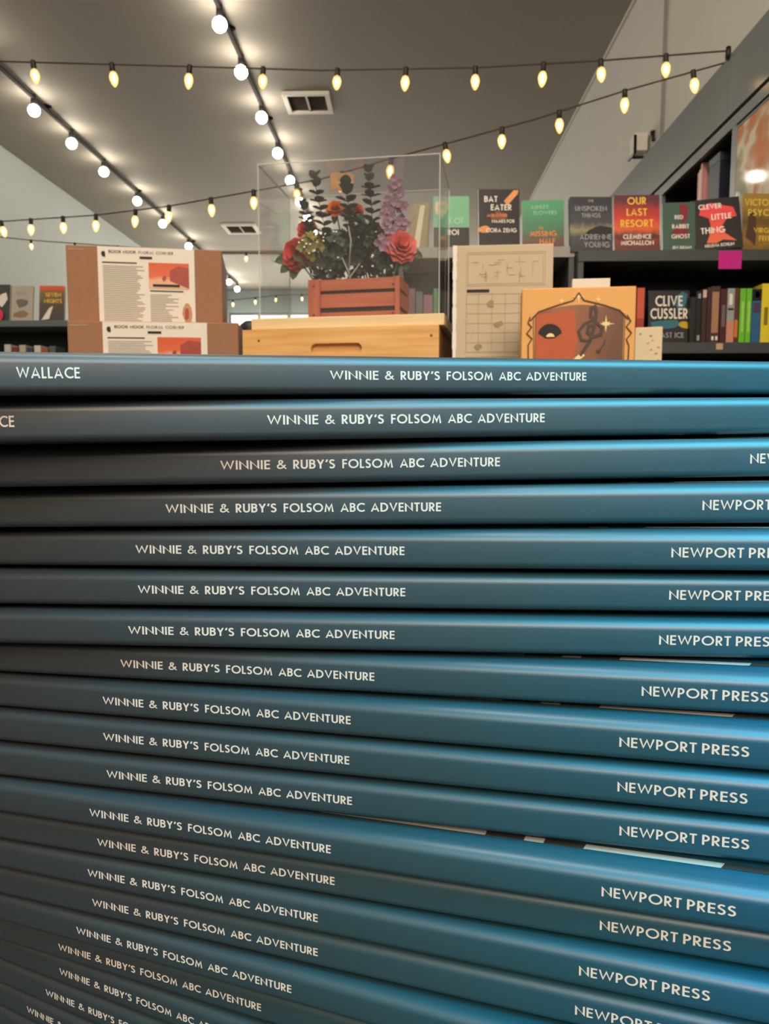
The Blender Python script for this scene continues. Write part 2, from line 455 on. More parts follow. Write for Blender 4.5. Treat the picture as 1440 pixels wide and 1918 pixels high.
def cover_profile():
    t = TH; pts = []
    rt, rb = .0023, .0016
    sh = .00036
    for i in range(9):                                   # upper spine corner, from the top round to the face
        a = R(90 + 90 * i / 8); pts.append((rt * 1.25 * (1 + math.cos(a)), t - sh - rt + rt * math.sin(a)))
    for i in range(7):
        a = R(180 + 90 * i / 6); pts.append((rb + rb * math.cos(a), sh + rb + rb * math.sin(a)))
    top = [(.0042, t - .00034), (.0056, t - .0003), (.0072, t - .0003), (.0088, t - .0002), (.0105, t), (DEP, t), (DEP, t - .0022)]
    bot = [(.0042, .0003), (.0056, .0008), (.0072, .0010), (.0088, .0007), (.0105, 0), (DEP, 0), (DEP, .0022)]
    inner = [(.0035, .0022), (.0022, .0030), (.0022, t - .0030), (.0035, t - .0022)]
    return pts + bot + inner + top[::-1]
def make_book():
    root = empty('hardcover_book')
    bm = bmesh.new(); pr = cover_profile()
    A = [bm.verts.new((X0, y, z)) for y, z in pr]; B = [bm.verts.new((X1, y, z)) for y, z in pr]
    n = len(pr)
    for i in range(n):
        f = bm.faces.new((A[i], A[(i + 1) % n], B[(i + 1) % n], B[i]))
        f.smooth = i < 15
    for cap_ in (bm.faces.new(A), bm.faces.new(B[::-1])):
        for e_ in cap_.edges: e_.smooth = False
    bmesh.ops.recalc_face_normals(bm, faces=bm.faces[:])
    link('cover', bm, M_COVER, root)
    bxo('page_block', (X0 + .003, X1 - .003, .0024, DEP - .003, .0023, TH - .0023), M_PAGES, root)
    cap = .00184; zb = TH / 2 - .00105
    q = []
    for w, a, b in (('WINNIE', 0, .175), ('&', .199, .2325), ("RUBY'S", .257, .405), ('FOLSOM', .4316, .6127), ('ABC', .638, .724), ('ADVENTURE', .7476, 1)):
        q += word_quads(w, a * T0, b * T0, zb, cap, 1.0 if w == 'WINNIE' else 1.08)
    quads_obj('title_lettering', q, -.00006, M_LETTER, root)
    n0, n1 = 1.929 * T0, 2.330 * T0; L = n1 - n0
    q = word_quads('NEWPORT', n0, n0 + .605 * L, zb - .0001, .00206) + word_quads('PRESS', n0 + .645 * L, n1, zb - .0001, .00206)
    quads_obj('publisher_lettering', q, -.00006, M_LETTER, root)
    quads_obj('author_lettering', word_quads('WALLACE', -.999 * T0, -.8135 * T0, zb, .00206), -.00006, M_LETTER, root)
    # picture printed on the upper board (only glimpsed in the gap of the stack)
    bm = bmesh.new(); z = TH - .00018
    def top(pts, mi):
        f = bm.faces.new([bm.verts.new((x, y, z + mi * .00002 + (.00022 if y > .0105 else 0))) for x, y in pts]); f.material_index = mi; f.normal_update()
        if f.normal.z < 0: f.normal_flip()
    top([(.055, .0070), (X1 - .002, .0070), (X1 - .002, DEP - .002), (.055, DEP - .002)], 0)
    top([(.092, .0070), (.100, .0070), (.106, .05), (.094, .05)], 1)
    top([(.104, .0070), (.112, .0070), (.125, .05), (.112, .05)], 1)
    top([(.138, .0070), (.160, .0070), (.168, .06), (.150, .03)], 1)
    top([(.162, .0070), (.178, .0070), (.178, .06), (.170, .06)], 2)
    link('cover_illustration', bm, [mat('pale_print', srgb(176, 166, 155), rough=.4), M_INK, mat('blue_print', srgb(40, 110, 165), rough=.4)], root)
    return root
FIT = [[-11.3324, 162.4741, 12.05, -0.2757, -0.0158], [-24.0818, 159.2445, 2.6366, -0.1688, -0.0118], [-34.8434, 163.6822, -6.8288, -0.0548, -0.0106], [-47.7266, 167.1128, -16.3977, 0.0298, -0.0092], [-55.3827, 169.6732, -25.7021, 0.0944, -0.008], [-55.2143, 169.8578, -34.7976, 0.0868, -0.0073], [-57.4976, 169.3291, -43.9525, 0.0959, -0.0063], [-61.1765, 174.1512, -53.066, 0.1836, -0.0051], [-65.7847, 174.6003, -62.0402, 0.2243, -0.0042], [-65.9745, 174.6331, -70.8361, 0.2331, -0.0037], [-65.4061, 174.3611, -79.7747, 0.2344, -0.0031], [-69.2473, 172.928, -88.5164, 0.2737, 0.0011], [-68.6561, 175.4462, -97.2002, 0.2729, 0.0013], [-72.0005, 177.2666, -105.9561, 0.2994, 0.0016], [-71.9771, 179.3443, -114.904, 0.3109, 0.0022], [-77.2222, 181.8146, -123.835, 0.3501, 0.0028], [-84.8126, 188.2102, -132.7397, 0.3619, 0.0035], [-86.0817, 191.0823, -141.6511, 0.4119, 0.0042], [-91.8543, 195.0678, -150.6562, 0.4292, 0.0044], [-99.7755, 200.2867, -159.6905, 0.4626, 0.0044],
       [-103.0, 203.0, -168.7, 0.475, 0.003], [-105.0, 204.0, -177.6, 0.48, 0.002], [-106.0, 205.0, -186.4, 0.485, 0.001], [-107.0, 205.0, -195.2, 0.49, 0.0], [-107.5, 205.0, -204.0, 0.492, 0.0], [-108.0, 205.0, -212.8, 0.494, 0.0]]
ORD = 'topmost second third fourth fifth sixth seventh eighth ninth tenth eleventh twelfth thirteenth fourteenth fifteenth sixteenth seventeenth eighteenth nineteenth twentieth twenty-first twenty-second twenty-third twenty-fourth twenty-fifth lowest'.split()
book0 = make_book()
rotm = Matrix.Rotation(PSI, 3, 'Z')
zb = TH / 2 - .00105
for i, (x, y, z, a, t) in enumerate(FIT):
    b = book0 if i == 0 else copy_tree(book0)
    p = rotm @ Vector((x, y, z)) / 1000
    b.location = (p.x, p.y, EYE + p.z - zb * ((1.02, 1.06, 1.06, 1.05, 1.02)[i] if i < 5 else 1))
    b.rotation_euler = (0, t, PSI - a)
    b.scale = (1, 1, (1.02, 1.06, 1.06, 1.05, 1.02)[i] if i < 5 else 1)
    if i == 0: lb = 'slate-blue hardcover picture book lying topmost on the front stack'
    elif i == len(FIT) - 1: lb = 'slate-blue hardcover picture book lowest in the front stack, on the counter'
    else: lb = 'slate-blue hardcover picture book, %s from the top of the front stack' % ORD[i]
    tag(b, lb, 'book', 'stacked copies of the blue picture book')

# ------------------------------------------------------------------ display table behind the stack
TZ = EYE + .045
tb = empty('display_table', (-.03, 1.36, 0), (0, 0, 0), 'narrow display table behind the book stack, holding the boxes and flower case', 'table')
bxo('table_top', (-.75, .62, -.34, .34, TZ - .03, TZ), M_DGREY, tb, .003)
for sx in (-.70, .57):
    for sy_ in (-.30, .30): bxo('leg', (sx - .025, sx + .025, sy_ - .025, sy_ + .025, 0, TZ - .03), M_DGREY, tb)
bxo('lower_shelf', (-.72, .59, -.31, .31, .35, .375), M_DGREY, tb)

def between(pl, pr):
    """origin, yaw and width of a front edge that runs from pl to pr"""
    d = pr - pl
    return math.atan2(d.y, d.x), math.hypot(d.x, d.y)

# --- cardboard kit boxes with printed labels
M_OR = ramp_mat('orange_photo_print', [(.0, srgb(214, 178, 150)), (.45, srgb(224, 168, 130)), (.62, srgb(214, 96, 44)), (1.0, srgb(206, 84, 36))], rough=.5, warp=.25, scale=3)
M_RED = mat('dusky_red_print', srgb(160, 62, 48), rough=.5, var=.3, scale=120)
M_TAN = mat('tan_print', srgb(186, 136, 92), rough=.5, var=.3, scale=200)
def kit_box(px0, px1, pyt, Y0, Y1, z0, lx0, lx1, label, fade=0):
    a = P(px0, pyt[0], Y0); b = P(px1, pyt[1], Y1)
    yaw, w = between(a, b)
    zt = (a.z + b.z) / 2; hh = zt - z0; dep = .17
    r = empty('cardboard_box', (a.x, a.y, z0), (0, 0, yaw), label, 'box', 'cardboard kit boxes on the table')
    bxo('carton', (0, w, 0, dep, 0, hh), M_KRAFT, r, .002)
    u0, u1 = w * lx0, w * lx1
    lb = bxo('paper_label', (u0, u1, -.0012, 0, .002, hh - .001), M_WHITE, r)
    y = -.0016; W = u1 - u0; items = []
    X = lambda f: u0 + f * W
    Hh = .135
    Z = lambda f: hh - f * Hh
    items.append((M_INK, blob(X(.06), Z(.10), .0035, .0055, 8, .2, 3), y))
    for k in range(33):
        f = .235 + k * .0225
        if Z(f) < .004: break
        rr = random.Random(k)
        items.append((M_GREYINK, rect(X(.05), X(.05) + W * rr.uniform(.33, .43), Z(f) - .0012, Z(f)), y))
    for k in range(20):
        f = .57 + k * .0225
        if Z(f) < .004: break
        rr = random.Random(k + 50)
        items.append((M_GREYINK, rect(X(.53), X(.53) + W * rr.uniform(.15, .30), Z(f) - .0012, Z(f)), y))
    items.append((M_INK, rect(X(.045), X(.40), Z(.205), Z(.19)), y))
    if Z(.52) > .004: items.append((M_INK, rect(X(.53), X(.88), Z(.535), Z(.52)), y))
    items.append((M_INK, rect(X(.43), X(.56), Z(.145), Z(.115)), y))
    art('printed_text', lb, items)
    q = word_quads('BOOK', X(.115), X(.245), Z(.083), .0046, 1.3) + word_quads('NOOK', X(.265), X(.395), Z(.083), .0046, 1.3)
    q += word_quads('FLORAL', X(.42), X(.58), Z(.083), .0046, .9) + word_quads('CORNER', X(.60), X(.78), Z(.083), .0046, .9)
    quads_obj('heading_lettering', q, y - .0002, mat('grey_heading_ink', srgb(92, 84, 78), rough=.7), lb)
    zlo = max(Z(.50), .003)
    items = [(M_OR, rect(X(.52), X(.94), zlo, Z(.185)), y)]
    if zlo < Z(.45):
        items += [(M_RED, [(X(.74), Z(.40)), (X(.94), Z(.49)), (X(.94), Z(.24)), (X(.82), Z(.22)), (X(.74), Z(.28))], y - .0003), (M_INK, rect(X(.56), X(.84), Z(.475), Z(.445)), y - .0005), (M_RED, blob(X(.68), Z(.37), .003, .005, 8, .3, 2), y - .0003)]
    else:
        items += [(M_RED, blob(X(.83), Z(.29), W * .1, .009, 10, .2, 2), y - .0003)]
    art('label_picture', lb, items)
    if Z(.9) > 0:
        art('label_thumbnail', lb, [(M_TAN, blob(X(.915), Z(.80), W * .05, .017, 10, .12, 5), y), (M_RED, blob(X(.905), Z(.80), W * .025, .010, 8, .3, 6), y - .0002)])
    bm = bmesh.new()
    for zz in (hh - .006,): box(bm, .004, w * .12, -.0006, 0, zz - .002, zz)
    link('tape', bm, clear('clear_tape', (.97, .95, .9), .2, 1.4, (.8, .75, .65), .25), r)
    return r
lowz = P(285, 601, 1.27).z
kit_box(122, 415, (455, 471), 1.285, 1.33, lowz + .0005, .20, .82, 'upper of two brown cardboard kit boxes with white printed label')
kit_box(125, 446, (600, 605), 1.255, 1.285, TZ, .205, .815, 'lower of two brown cardboard kit boxes, half hidden by the book stack')

# --- pine stand with a routed handle, under the flower case
M_PINE = wood('pine', srgb(214, 160, 92), srgb(233, 186, 118), 5, (1.5, 22, 22))
M_PINE_LIT = wood('pine_lit', srgb(230, 200, 150), srgb(240, 214, 168), 5, (1.5, 22, 22))  # paler copy for the lid: stronger light put into the wood colour
M_PINED = wood('pine_end', srgb(150, 96, 52), srgb(176, 118, 66), 6, (8, 2, 18))
a = P(454, 618, 1.285); b = P(822, 609, 1.235)
yaw, w = between(a, b)
zt = (a.z + b.z) / 2
ps = empty('pine_stand', (a.x, a.y, TZ), (0, 0, yaw), 'golden pine stand box with a routed hand slot, under the clear flower case', 'wooden box')
hh = zt - TZ
cxs, czs = w * .488, hh - .033
slot = ell(cxs + .034, czs, .0085, .0085, 10, -90, 90) + ell(cxs - .034, czs, .0085, .0085, 10, 90, 270)
bm = bmesh.new(); extr(bm, [rect(0, w, 0, hh), slot], 0, .011)
link('front_board', bm, M_PINE, ps)
bxo('slot_back', (cxs - .05, cxs + .05, .0105, .014, czs - .012, czs + .012), M_PINE, ps)
bxo('side_board', (0, .018, .0112, .25, 0, hh), M_PINED, ps)
bxo('side_board', (w - .018, w, .0112, .25, 0, hh), M_PINED, ps)
bxo('back_board', (.0185, w - .0185, .235, .25, 0, hh), M_PINE, ps)
bm = bmesh.new()
for kx, kz in ((.028, hh - .018), (w - .012, hh - .016)): polyf(bm, ell(kx, kz, .0022, .0022, 10), -.0003)
link('knot', bm, mat('knot_brown', srgb(120, 72, 36), rough=.7), ps)
lidh = P(640, 591, 1.27).z - P(640, 613, 1.27).z
bxo('lid_board', (.014, w + .008, .004, .256, hh + .0004, hh + lidh), M_PINE_LIT, ps, .0015)
LZ = TZ + hh + lidh           # top of the stand
psm = Matrix.Translation(ps.location) @ Matrix.Rotation(yaw, 4, 'Z')
def on_stand(x, y, z=0): return psm @ Vector((x, y, hh + lidh + z))

# --- clear acrylic display case
M_ACR = clear('clear_acrylic', (.975, .98, .98), .015, 1.42, (.8, .8, .78), .022)
M_ACE = clear('acrylic_edge', (.85, .87, .87), .12, 1.5, (.92, .92, .9), .34)
a = P(483, 310, 1.295); b = P(822, 281, 1.24)
cy, cw = between(a, b)
chh = (a.z + b.z) / 2 - LZ
ac = empty('acrylic_case', (a.x, a.y, LZ + .0005), (0, 0, yaw * .9), 'clear acrylic display case enclosing the flower crate', 'display case')
tk = .003; cd = .175
bxo('front_pane', (tk, cw - tk, 0, tk, 0, chh - tk), M_ACR, ac)
bxo('back_pane', (tk, cw - tk, cd - tk, cd, 0, chh - tk), M_ACR, ac)
bxo('side_pane', (0, tk, 0, cd, 0, chh - tk), M_ACR, ac)
bxo('side_pane', (cw - tk, cw, 0, cd, 0, chh - tk), M_ACR, ac)
bxo('top_pane', (0, cw, 0, cd, chh - tk, chh), M_ACR, ac)
bm = bmesh.new(); e = .0009
for (x, y) in ((0, 0), (cw, 0), (0, cd), (cw, cd)): box(bm, x - e, x + e, y - e, y + e, 0, chh)
for y in (0, cd): box(bm, 0, cw, y - e, y + e, chh - e, chh + e)
for x in (0, cw): box(bm, x - e, x + e, 0, cd, chh - e, chh + e)
link('glued_edge', bm, M_ACE, ac)

# --- little red-brown slatted crate
M_CR = wood('red_crate_wood', srgb(172, 88, 60), srgb(196, 108, 76), 6, (1.5, 20, 20), .6)
M_CRV = wood('red_crate_post', srgb(166, 82, 54), srgb(190, 100, 70), 6, (20, 20, 1.5), .6)
a = P(577, 590, 1.335); b = P(748, 585, 1.305)
ky, kw = between(a, b)
kh = P(577, 511, 1.335).z - P(577, 591, 1.335).z
kd = .085
cr = empty('wooden_crate', (a.x, a.y, LZ + .0005), (0, 0, ky), 'small red-brown slatted wooden crate planted with flowers inside the clear case', 'crate')
for x0, x1 in ((0, .021), (kw - .008, kw)):
    bxo('corner_post', (x0, x1, 0, .006, 0, kh), M_CRV, cr, .0008)
    bxo('corner_post', (x0, x1, kd - .006, kd, 0, kh), M_CRV, cr, .0008)
for z0, z1 in ((0, .23), (.34, .66), (.74, 1.0)):
    bxo('slat', (.004, kw - .004, .0062, .010, kh * z0, kh * z1), M_CR, cr, .0006)
    bxo('slat', (.004, kw - .004, kd - .010, kd - .0062, kh * z0, kh * z1), M_CR, cr, .0006)
    bxo('slat', (0, .004, .0065, kd - .0065, kh * z0, kh * z1), M_CR, cr, .0006)
    bxo('slat', (kw - .004, kw, .0065, kd - .0065, kh * z0, kh * z1), M_CR, cr, .0006)
bxo('crate_bottom', (.004, kw - .004, .010, kd - .010, 0, .004), M_CR, cr)
bxo('liner', (.005, kw - .005, .0105, kd - .0105, .004, kh * .93), mat('dark_liner', srgb(46, 34, 28), rough=.9), cr)
bm = bmesh.new()
for kx in (.010, kw - .0125):
    for kz in (.012, kh - .012): polyf(bm, ell(kx, kz, .0019, .0019, 10), (-.0004 if kx < .02 else .0058))
link('screw_head', bm, mat('dark_screw', srgb(70, 34, 24), rough=.5), cr)
crm = Matrix.Translation(cr.location) @ Matrix.Rotation(ky, 4, 'Z')
def in_crate(x, y): return crm @ Vector((x, y, kh * .93))

# --- flowers standing in the crate
M_EUC = mat('dark_eucalyptus', srgb(54, 74, 68), rough=.55, var=.2, scale=60)
M_STEM = mat('stem_green', srgb(62, 74, 52), rough=.7, var=.2)
M_PUR = mat('lilac_petal', srgb(148, 114, 138), rough=.6, var=.45, scale=200)
M_ROSE = mat('red_petal', srgb(196, 52, 48), rough=.55, var=.15, scale=80)
M_PINK = mat('coral_petal', srgb(226, 104, 96), rough=.6, var=.2, scale=80)
M_ORG = mat('orange_petal', srgb(222, 112, 40), rough=.6, var=.2, scale=80)
M_OLIVE = mat('olive_bloom', srgb(134, 130, 62), rough=.7, var=.35, scale=120)
M_LEAF = mat('leaf_green', srgb(72, 92, 56), rough=.6, var=.25, scale=60)
M_WFL = mat('white_floret', srgb(236, 232, 222), rough=.6)
def leaf(bm, p, d, up, ln, wd, mi=0):
    d = d.normalized(); s = d.cross(up).normalized(); nrm = s.cross(d)
    k = [(0, 0), (.25, .8), (.55, 1), (.85, .6), (1, 0), (.85, -.6), (.55, -1), (.25, -.8)]
    vs = [bm.verts.new(p + d * ln * u + s * wd * v / 2 + nrm * (abs(v) * wd * .12)) for u, v in k]
    c = bm.verts.new(p + d * ln * .5)
    for i in range(8):
        f = bm.faces.new((c, vs[i], vs[(i + 1) % 8])); f.material_index = mi
def curve_pts(a, b, bend, n=8):
    a = Vector(a); b = Vector(b); return [a.lerp(b, i / n) + Vector(bend) * math.sin(math.pi * i / n) for i in range(n + 1)]
def eucalyptus(base, tip, bend, label, seed, lw=.017):
    rr = random.Random(seed)
    r = empty('eucalyptus_stem', base, (0, 0, 0), label, 'artificial plant', 'stems in the flower crate')
    pts = curve_pts((0, 0, 0), tip - base, bend, 14)
    bm = bmesh.new(); tube(bm, pts, [.0013 - .0008 * i / 14 for i in range(15)], 6)
    link('stem', bm, M_STEM, r)
    bm = bmesh.new()
    for i in range(4, 15):
        p = pts[i]; t = (pts[i] - pts[i - 1]).normalized()
        a0 = rr.uniform(0, 6.3)
        for k in range(3 if i < 14 else 4):
            a = a0 + k * 2.1
            d = Vector((math.cos(a), math.sin(a) * .8, .35 if i < 13 else 1.2))
            leaf(bm, p, d, Vector((0, 0, 1)), lw * rr.uniform(.9, 1.25) * (1.25 - .3 * i / 14), lw * 1.05, 0)
    link('leaves', bm, M_EUC, r)
    return r
Yc = 1.37
g = lambda x, y, dY=0: P(x, y, Yc + dY)
eucalyptus(in_crate(.05, .045), g(588, 336), (-.004, 0, .0), 'dark eucalyptus sprig at the left, inside the clear case', 1)
eucalyptus(in_crate(.03, .05), g(566, 385, .01), (-.004, 0, .006), 'shorter dark eucalyptus sprig leaning left inside the clear case', 5, .014)
eucalyptus(in_crate(.075, .045), g(647, 352, -.01), (.003, 0, .0), 'dark eucalyptus sprig in front of the kraft tag inside the case', 2, .019)
eucalyptus(in_crate(.095, .05), g(690, 324), (.006, 0, .0), 'tallest dark eucalyptus sprig, beside the lilac flower spike', 3)
def spike(base, tip, label):
    r = empty('flower_spike', base, (0, 0, 0), label, 'artificial flower', 'stems in the flower crate')
    pts = curve_pts((0, 0, 0), tip - base, (.004, 0, 0), 20)
    bm = bmesh.new(); tube(bm, pts, .0012, 6); link('stem', bm, M_STEM, r)
    bm = bmesh.new(); rr = random.Random(11)
    for i in range(7, 21):
        rad = .026 * (1 - ((i - 7) / 14) ** 1.6) + .004
        for k in range(7 if i < 17 else 3):
            a = rr.uniform(0, 6.3); p = pts[i] + Vector((math.cos(a) * rad * rr.uniform(.4, 1), math.sin(a) * rad * .7, rr.uniform(-.005, .005)))
            for j in range(5):
                b_ = j * 1.257 + a
                leaf(bm, p, Vector((math.cos(b_), -.3, math.sin(b_))), Vector((0, -1, 0)), .0075, .0065)
    link('florets', bm, M_PUR, r)
spike(in_crate(.122, .045), g(742, 338), 'lilac flower spike of small blossoms, inside the clear case')
def bloom(name, c, rad, m, label, base, petals=18, seed=0, squash=1.0, layers=4, face=(0, -1, .2)):
    rr = random.Random(seed)
    r = empty(name, base, (0, 0, 0), label, 'artificial flower', 'stems in the flower crate')
    c = c - base
    bm = bmesh.new(); tube(bm, curve_pts((0, 0, 0), c, (0, .004, 0), 6), .0013, 6); link('stem', bm, M_STEM, r)
    bm = bmesh.new(); ax = Vector(face).normalized(); s = ax.cross(Vector((0, 0, 1))).normalized(); q = s.cross(ax)
    for L in range(layers):
        op = .25 + .8 * L / max(layers - 1, 1)
        n = petals // layers + L
        for k in range(n):
            a = 2 * math.pi * k / n + L * .7 + rr.uniform(-.15, .15)
            d = (s * math.cos(a) + q * math.sin(a) * squash) * math.sin(op * 1.45) + ax * math.cos(op * 1.45)
            leaf(bm, c + ax * -.2 * rad, d, ax, rad * (.75 + .3 * L / layers), rad * .85)
    link('petals', bm, m, r)
    bm = bmesh.new()
    for k in range(3):
        a = rr.uniform(3.3, 6.0)
        leaf(bm, c - ax * rad * .2, Vector((math.cos(a), .1, math.sin(a))), Vector((0, -1, 0)), rad * 1.3, rad * .6)
    link('leaves', bm, M_LEAF, r)
    return r
bloom('rose', g(553, 476), .033, M_ROSE, 'large red rose hanging over the left end of the crate', in_crate(.008, .03), 22, 1, 1.5, face=(-.5, -1, .1))
bloom('rose', g(573, 428, .02), .021, M_ROSE, 'small red rose above the olive bloom inside the case', in_crate(.02, .06), 16, 2, 1.2, face=(-.3, -1, .5))
bloom('rose', g(702, 425, .02), .012, mat('crimson_petal', srgb(214, 54, 70), rough=.55), 'tiny crimson rose beside the lilac spike', in_crate(.10, .06), 12, 9)
bloom('carnation', g(752, 460, -.02), .032, M_PINK, 'coral pink carnation at the right end of the crate', in_crate(.14, .03), 34, 3, 1.2, 5, face=(.3, -1, .3))
bloom('marigold', g(628, 390, .02), .019, M_ORG, 'orange bloom below the kraft tag inside the case', in_crate(.06, .065), 26, 4, .7, 4, face=(0, -1, .6))
bloom('marigold', g(668, 392, .03), .015, mat('burnt_orange_petal', srgb(206, 84, 44), rough=.6), 'burnt orange bloom between the eucalyptus sprigs', in_crate(.085, .065), 22, 6, .7, 4, face=(.2, -1, .6))
def puff(c, rad, m, label, base, n, seed, dots):
    rr = random.Random(seed)
    r = empty('hydrangea', base, (0, 0, 0), label, 'artificial flower', 'stems in the flower crate')
    c = c - base
    bm = bmesh.new(); tube(bm, [(0, 0, 0), c], .0015, 6); link('stem', bm, M_STEM, r)
    bm = bmesh.new()
    for k in range(n):
        v = Vector((rr.gauss(0, 1), rr.gauss(0, 1), rr.gauss(0, 1))).normalized()
        p = c + v * rad * rr.uniform(.6, 1)
        for j in range(4):
            a = j * 1.57 + rr.uniform(0, 1)
            t1 = v.cross(Vector((.3, .2, .9))).normalized(); t2 = v.cross(t1)
            leaf(bm, p, t1 * math.cos(a) + t2 * math.sin(a) + v * .5, v, rad * .33, rad * .28)
    link('florets', bm, m, r)
    bm = bmesh.new()
    for k in range(dots):
        v = Vector((rr.gauss(0, 1), -abs(rr.gauss(0, 1)) - .4, rr.gauss(0, 1))).normalized()
        p = c + v * rad * 1.05
        lathe(bm, [(0, -.002), (.0018, -.0008), (.0018, .0008), (0, .002)], 6, p)
    link('buds', bm, M_WFL, r)
puff(g(580, 470, -.01), .029, M_OLIVE, 'olive green hydrangea ball beside the red rose', in_crate(.03, .03), 60, 3, 10)
puff(g(630, 472, .01), .036, M_EUC, 'dark green filler bush in the middle of the crate', in_crate(.07, .05), 70, 4, 3)
puff(g(705, 465, .02), .034, mat('deep_filler', srgb(40, 52, 46), rough=.7, var=.3), 'deep green filler bush below the lilac spike', in_crate(.115, .05), 70, 5, 5)
puff(g(675, 435, .03), .030, M_EUC, 'dark green filler bush at the back of the crate', in_crate(.09, .065), 60, 8, 2)
puff(g(612, 498, .0), .030, mat('dark_filler', srgb(44, 54, 46), rough=.7, var=.3), 'low dark foliage at the left rim of the crate', in_crate(.04, .03), 60, 21, 3)  # dark green leaf colour for the low foliage
puff(g(662, 494, .0), .031, mat('dark_filler', srgb(44, 54, 46), rough=.7, var=.3), 'low dark foliage at the middle rim of the crate', in_crate(.08, .03), 60, 22, 3)
puff(g(716, 492, .0), .031, mat('dark_filler', srgb(44, 54, 46), rough=.7, var=.3), 'low dark foliage at the right rim of the crate', in_crate(.125, .03), 60, 23, 4)
# kraft tag on a clear fork
a = g(640, 340, .02)
kt = empty('plant_tag', in_crate(.072, .02), (0, 0, 0), 'blank kraft tag held up among the flowers in the clear case', 'tag')
c = a - kt.location
bm = bmesh.new(); extr(bm, [[(c.x - .020, c.z - .015), (c.x - .010, c.z - .014), (c.x, c.z - .016), (c.x + .020, c.z - .014), (c.x + .021, c.z + .012), (c.x + .012, c.z + .016), (c.x, c.z + .014), (c.x - .012, c.z + .016), (c.x - .020, c.z + .013)]], c.y, c.y + .001)
link('card', bm, mat('kraft_tag_card', srgb(196, 148, 104), rough=.8, var=.08), kt)
bm = bmesh.new()
y_ = -.004
tube(bm, [(-.002, y_, -.002), (-.004, y_, .03), (-.001, y_, .07), (c.x, c.y + .002, c.z - .012)], .0013, 8)
tube(bm, [(-.004, y_, .015), (-.016, y_, .042)], .0012, 6); tube(bm, [(-.004, y_, .008), (.014, y_, .032)], .0012, 6)
link('clear_fork', bm, clear('clear_rod', (.9, .9, .88), .1, 1.5, (.8, .78, .72), .35), kt)

# --- cream instruction box, music box, small cards at the right of the table
M_CREAM = mat('cream_card', srgb(198, 184, 158), rough=.75, var=.04, scale=60)
M_FAINT = mat('faint_print', srgb(158, 140, 112), rough=.8, var=.15, scale=150)
a = P(851, 459, 1.235); b = P(1037, 457, 1.225)
yw, w = between(a, b); hh = (a.z + b.z) / 2 - TZ
wb = empty('cream_box', (a.x, a.y, TZ), (0, 0, yw), 'tall cream box printed with faint line drawings, right of the clear case', 'box')
bxo('carton', (0, w, 0, .05, 0, hh), M_CREAM, wb, .0015)
bm = bmesh.new(); rr = random.Random(4)
n = 40
for k in range(n):
    z0 = hh * k / n; q = .0006 + rr.uniform(0, .0016)
    box(bm, -.0012 - q * .6, .0022 + q, -.0007, .003, z0, z0 + hh / n)
link('worn_edge', bm, mat('white_worn_paper', srgb(238, 234, 226), rough=.9), wb)
X = lambda f: w * f
Zt = lambda f: hh - f * .186
def outline(x0, x1, z0, z1, t=.0005): return [rect(x0, x1, z0, z0 + t), rect(x0, x1, z1 - t, z1), rect(x0, x0 + t, z0, z1), rect(x1 - t, x1, z0, z1)]
it = []
for r_ in (outline(X(.125), X(.92), Zt(.335), Zt(.06)), outline(X(.14), X(.90), Zt(.32), Zt(.075))):
    it += [(M_FAINT, q, -.0004) for q in r_]
rr = random.Random(8)
for k in range(34):
    x = X(rr.uniform(.17, .86)); z = Zt(rr.uniform(.12, .27)); ww = rr.choice([.0008, .0005, .003, .010]); hz = rr.choice([.012, .016, .0012, .0007]) if ww < .002 else .0007
    it.append((M_FAINT, rect(x, x + ww, z - hz / 2, z + hz / 2), -.0005 - k * .000005))
it += [(M_INK, rect(X(.13), X(.36), Zt(.388), Zt(.362)), -.0004)]
for x in (.125, .25, .385, .52, .66, .70): it.append((M_FAINT, rect(X(x), X(x) + .0006, Zt(.88), Zt(.40)), -.0004))
for z in (.40, .48, .56, .64, .72, .80, .88): it.append((M_FAINT, rect(X(.125), X(.70), Zt(z) - .0006, Zt(z)), -.0004))
for k in range(3): it.append((M_FAINT, blob(X(rr.uniform(.16, .64)), Zt(rr.uniform(.45, .85)), .006, .005, 8, .4, k), -.0005 - k * .00001))
for k in range(9): it.append((M_FAINT, rect(X(.125), X(rr.uniform(.55, .72)), Zt(.92 + k * .035) - .0009, Zt(.92 + k * .035)), -.0004))
art('printed_drawing', wb, it)

M_GOLD = mat('golden_card', srgb(232, 172, 96), rough=.55, var=.06, scale=40)
M_BRN = ramp_mat('brown_scene_print', [(.0, srgb(122, 66, 36)), (.5, srgb(158, 98, 58)), (1.0, srgb(104, 62, 38))], axis='X', rough=.5, warp=.3, scale=3)
M_DBR = mat('dark_brown_print', srgb(84, 52, 28), rough=.6)
M_RST = mat('rust_print', srgb(190, 84, 38), rough=.5, var=.15, scale=90)
M_GLD = mat('pale_gold_print', srgb(250, 220, 150), rough=.5)
M_BRZ = mat('bronze_print', srgb(70, 50, 32), rough=.5, var=.25, scale=120)
a = P(978, 542, 1.09); b = P(1192, 534, 1.075)
yw, w = between(a, b); hh = (a.z + b.z) / 2 - TZ
mb = empty('music_box_kit', (a.x, a.y, TZ), (0, 0, yw), 'golden orange kit box with an arched treble clef picture, right of the stack back', 'box')
bxo('carton', (0, w, 0, .055, 0, hh), M_GOLD, mb, .0015)
sc = w / 214.0                                            # one photo pixel on this face
Xp = lambda x: (x - 978) * sc
Zp = lambda y: hh - (y - 538) * sc
arch = [(Xp(1003), max(Zp(720), .002)), (Xp(1170), max(Zp(720), .002)), (Xp(1170), Zp(588))] + [(Xp(1170 - 167 * t), Zp(588 - 17 * math.sin(math.pi * t) ** .8)) for t in [i / 14 for i in range(1, 14)]] + [(Xp(1003), Zp(588))]
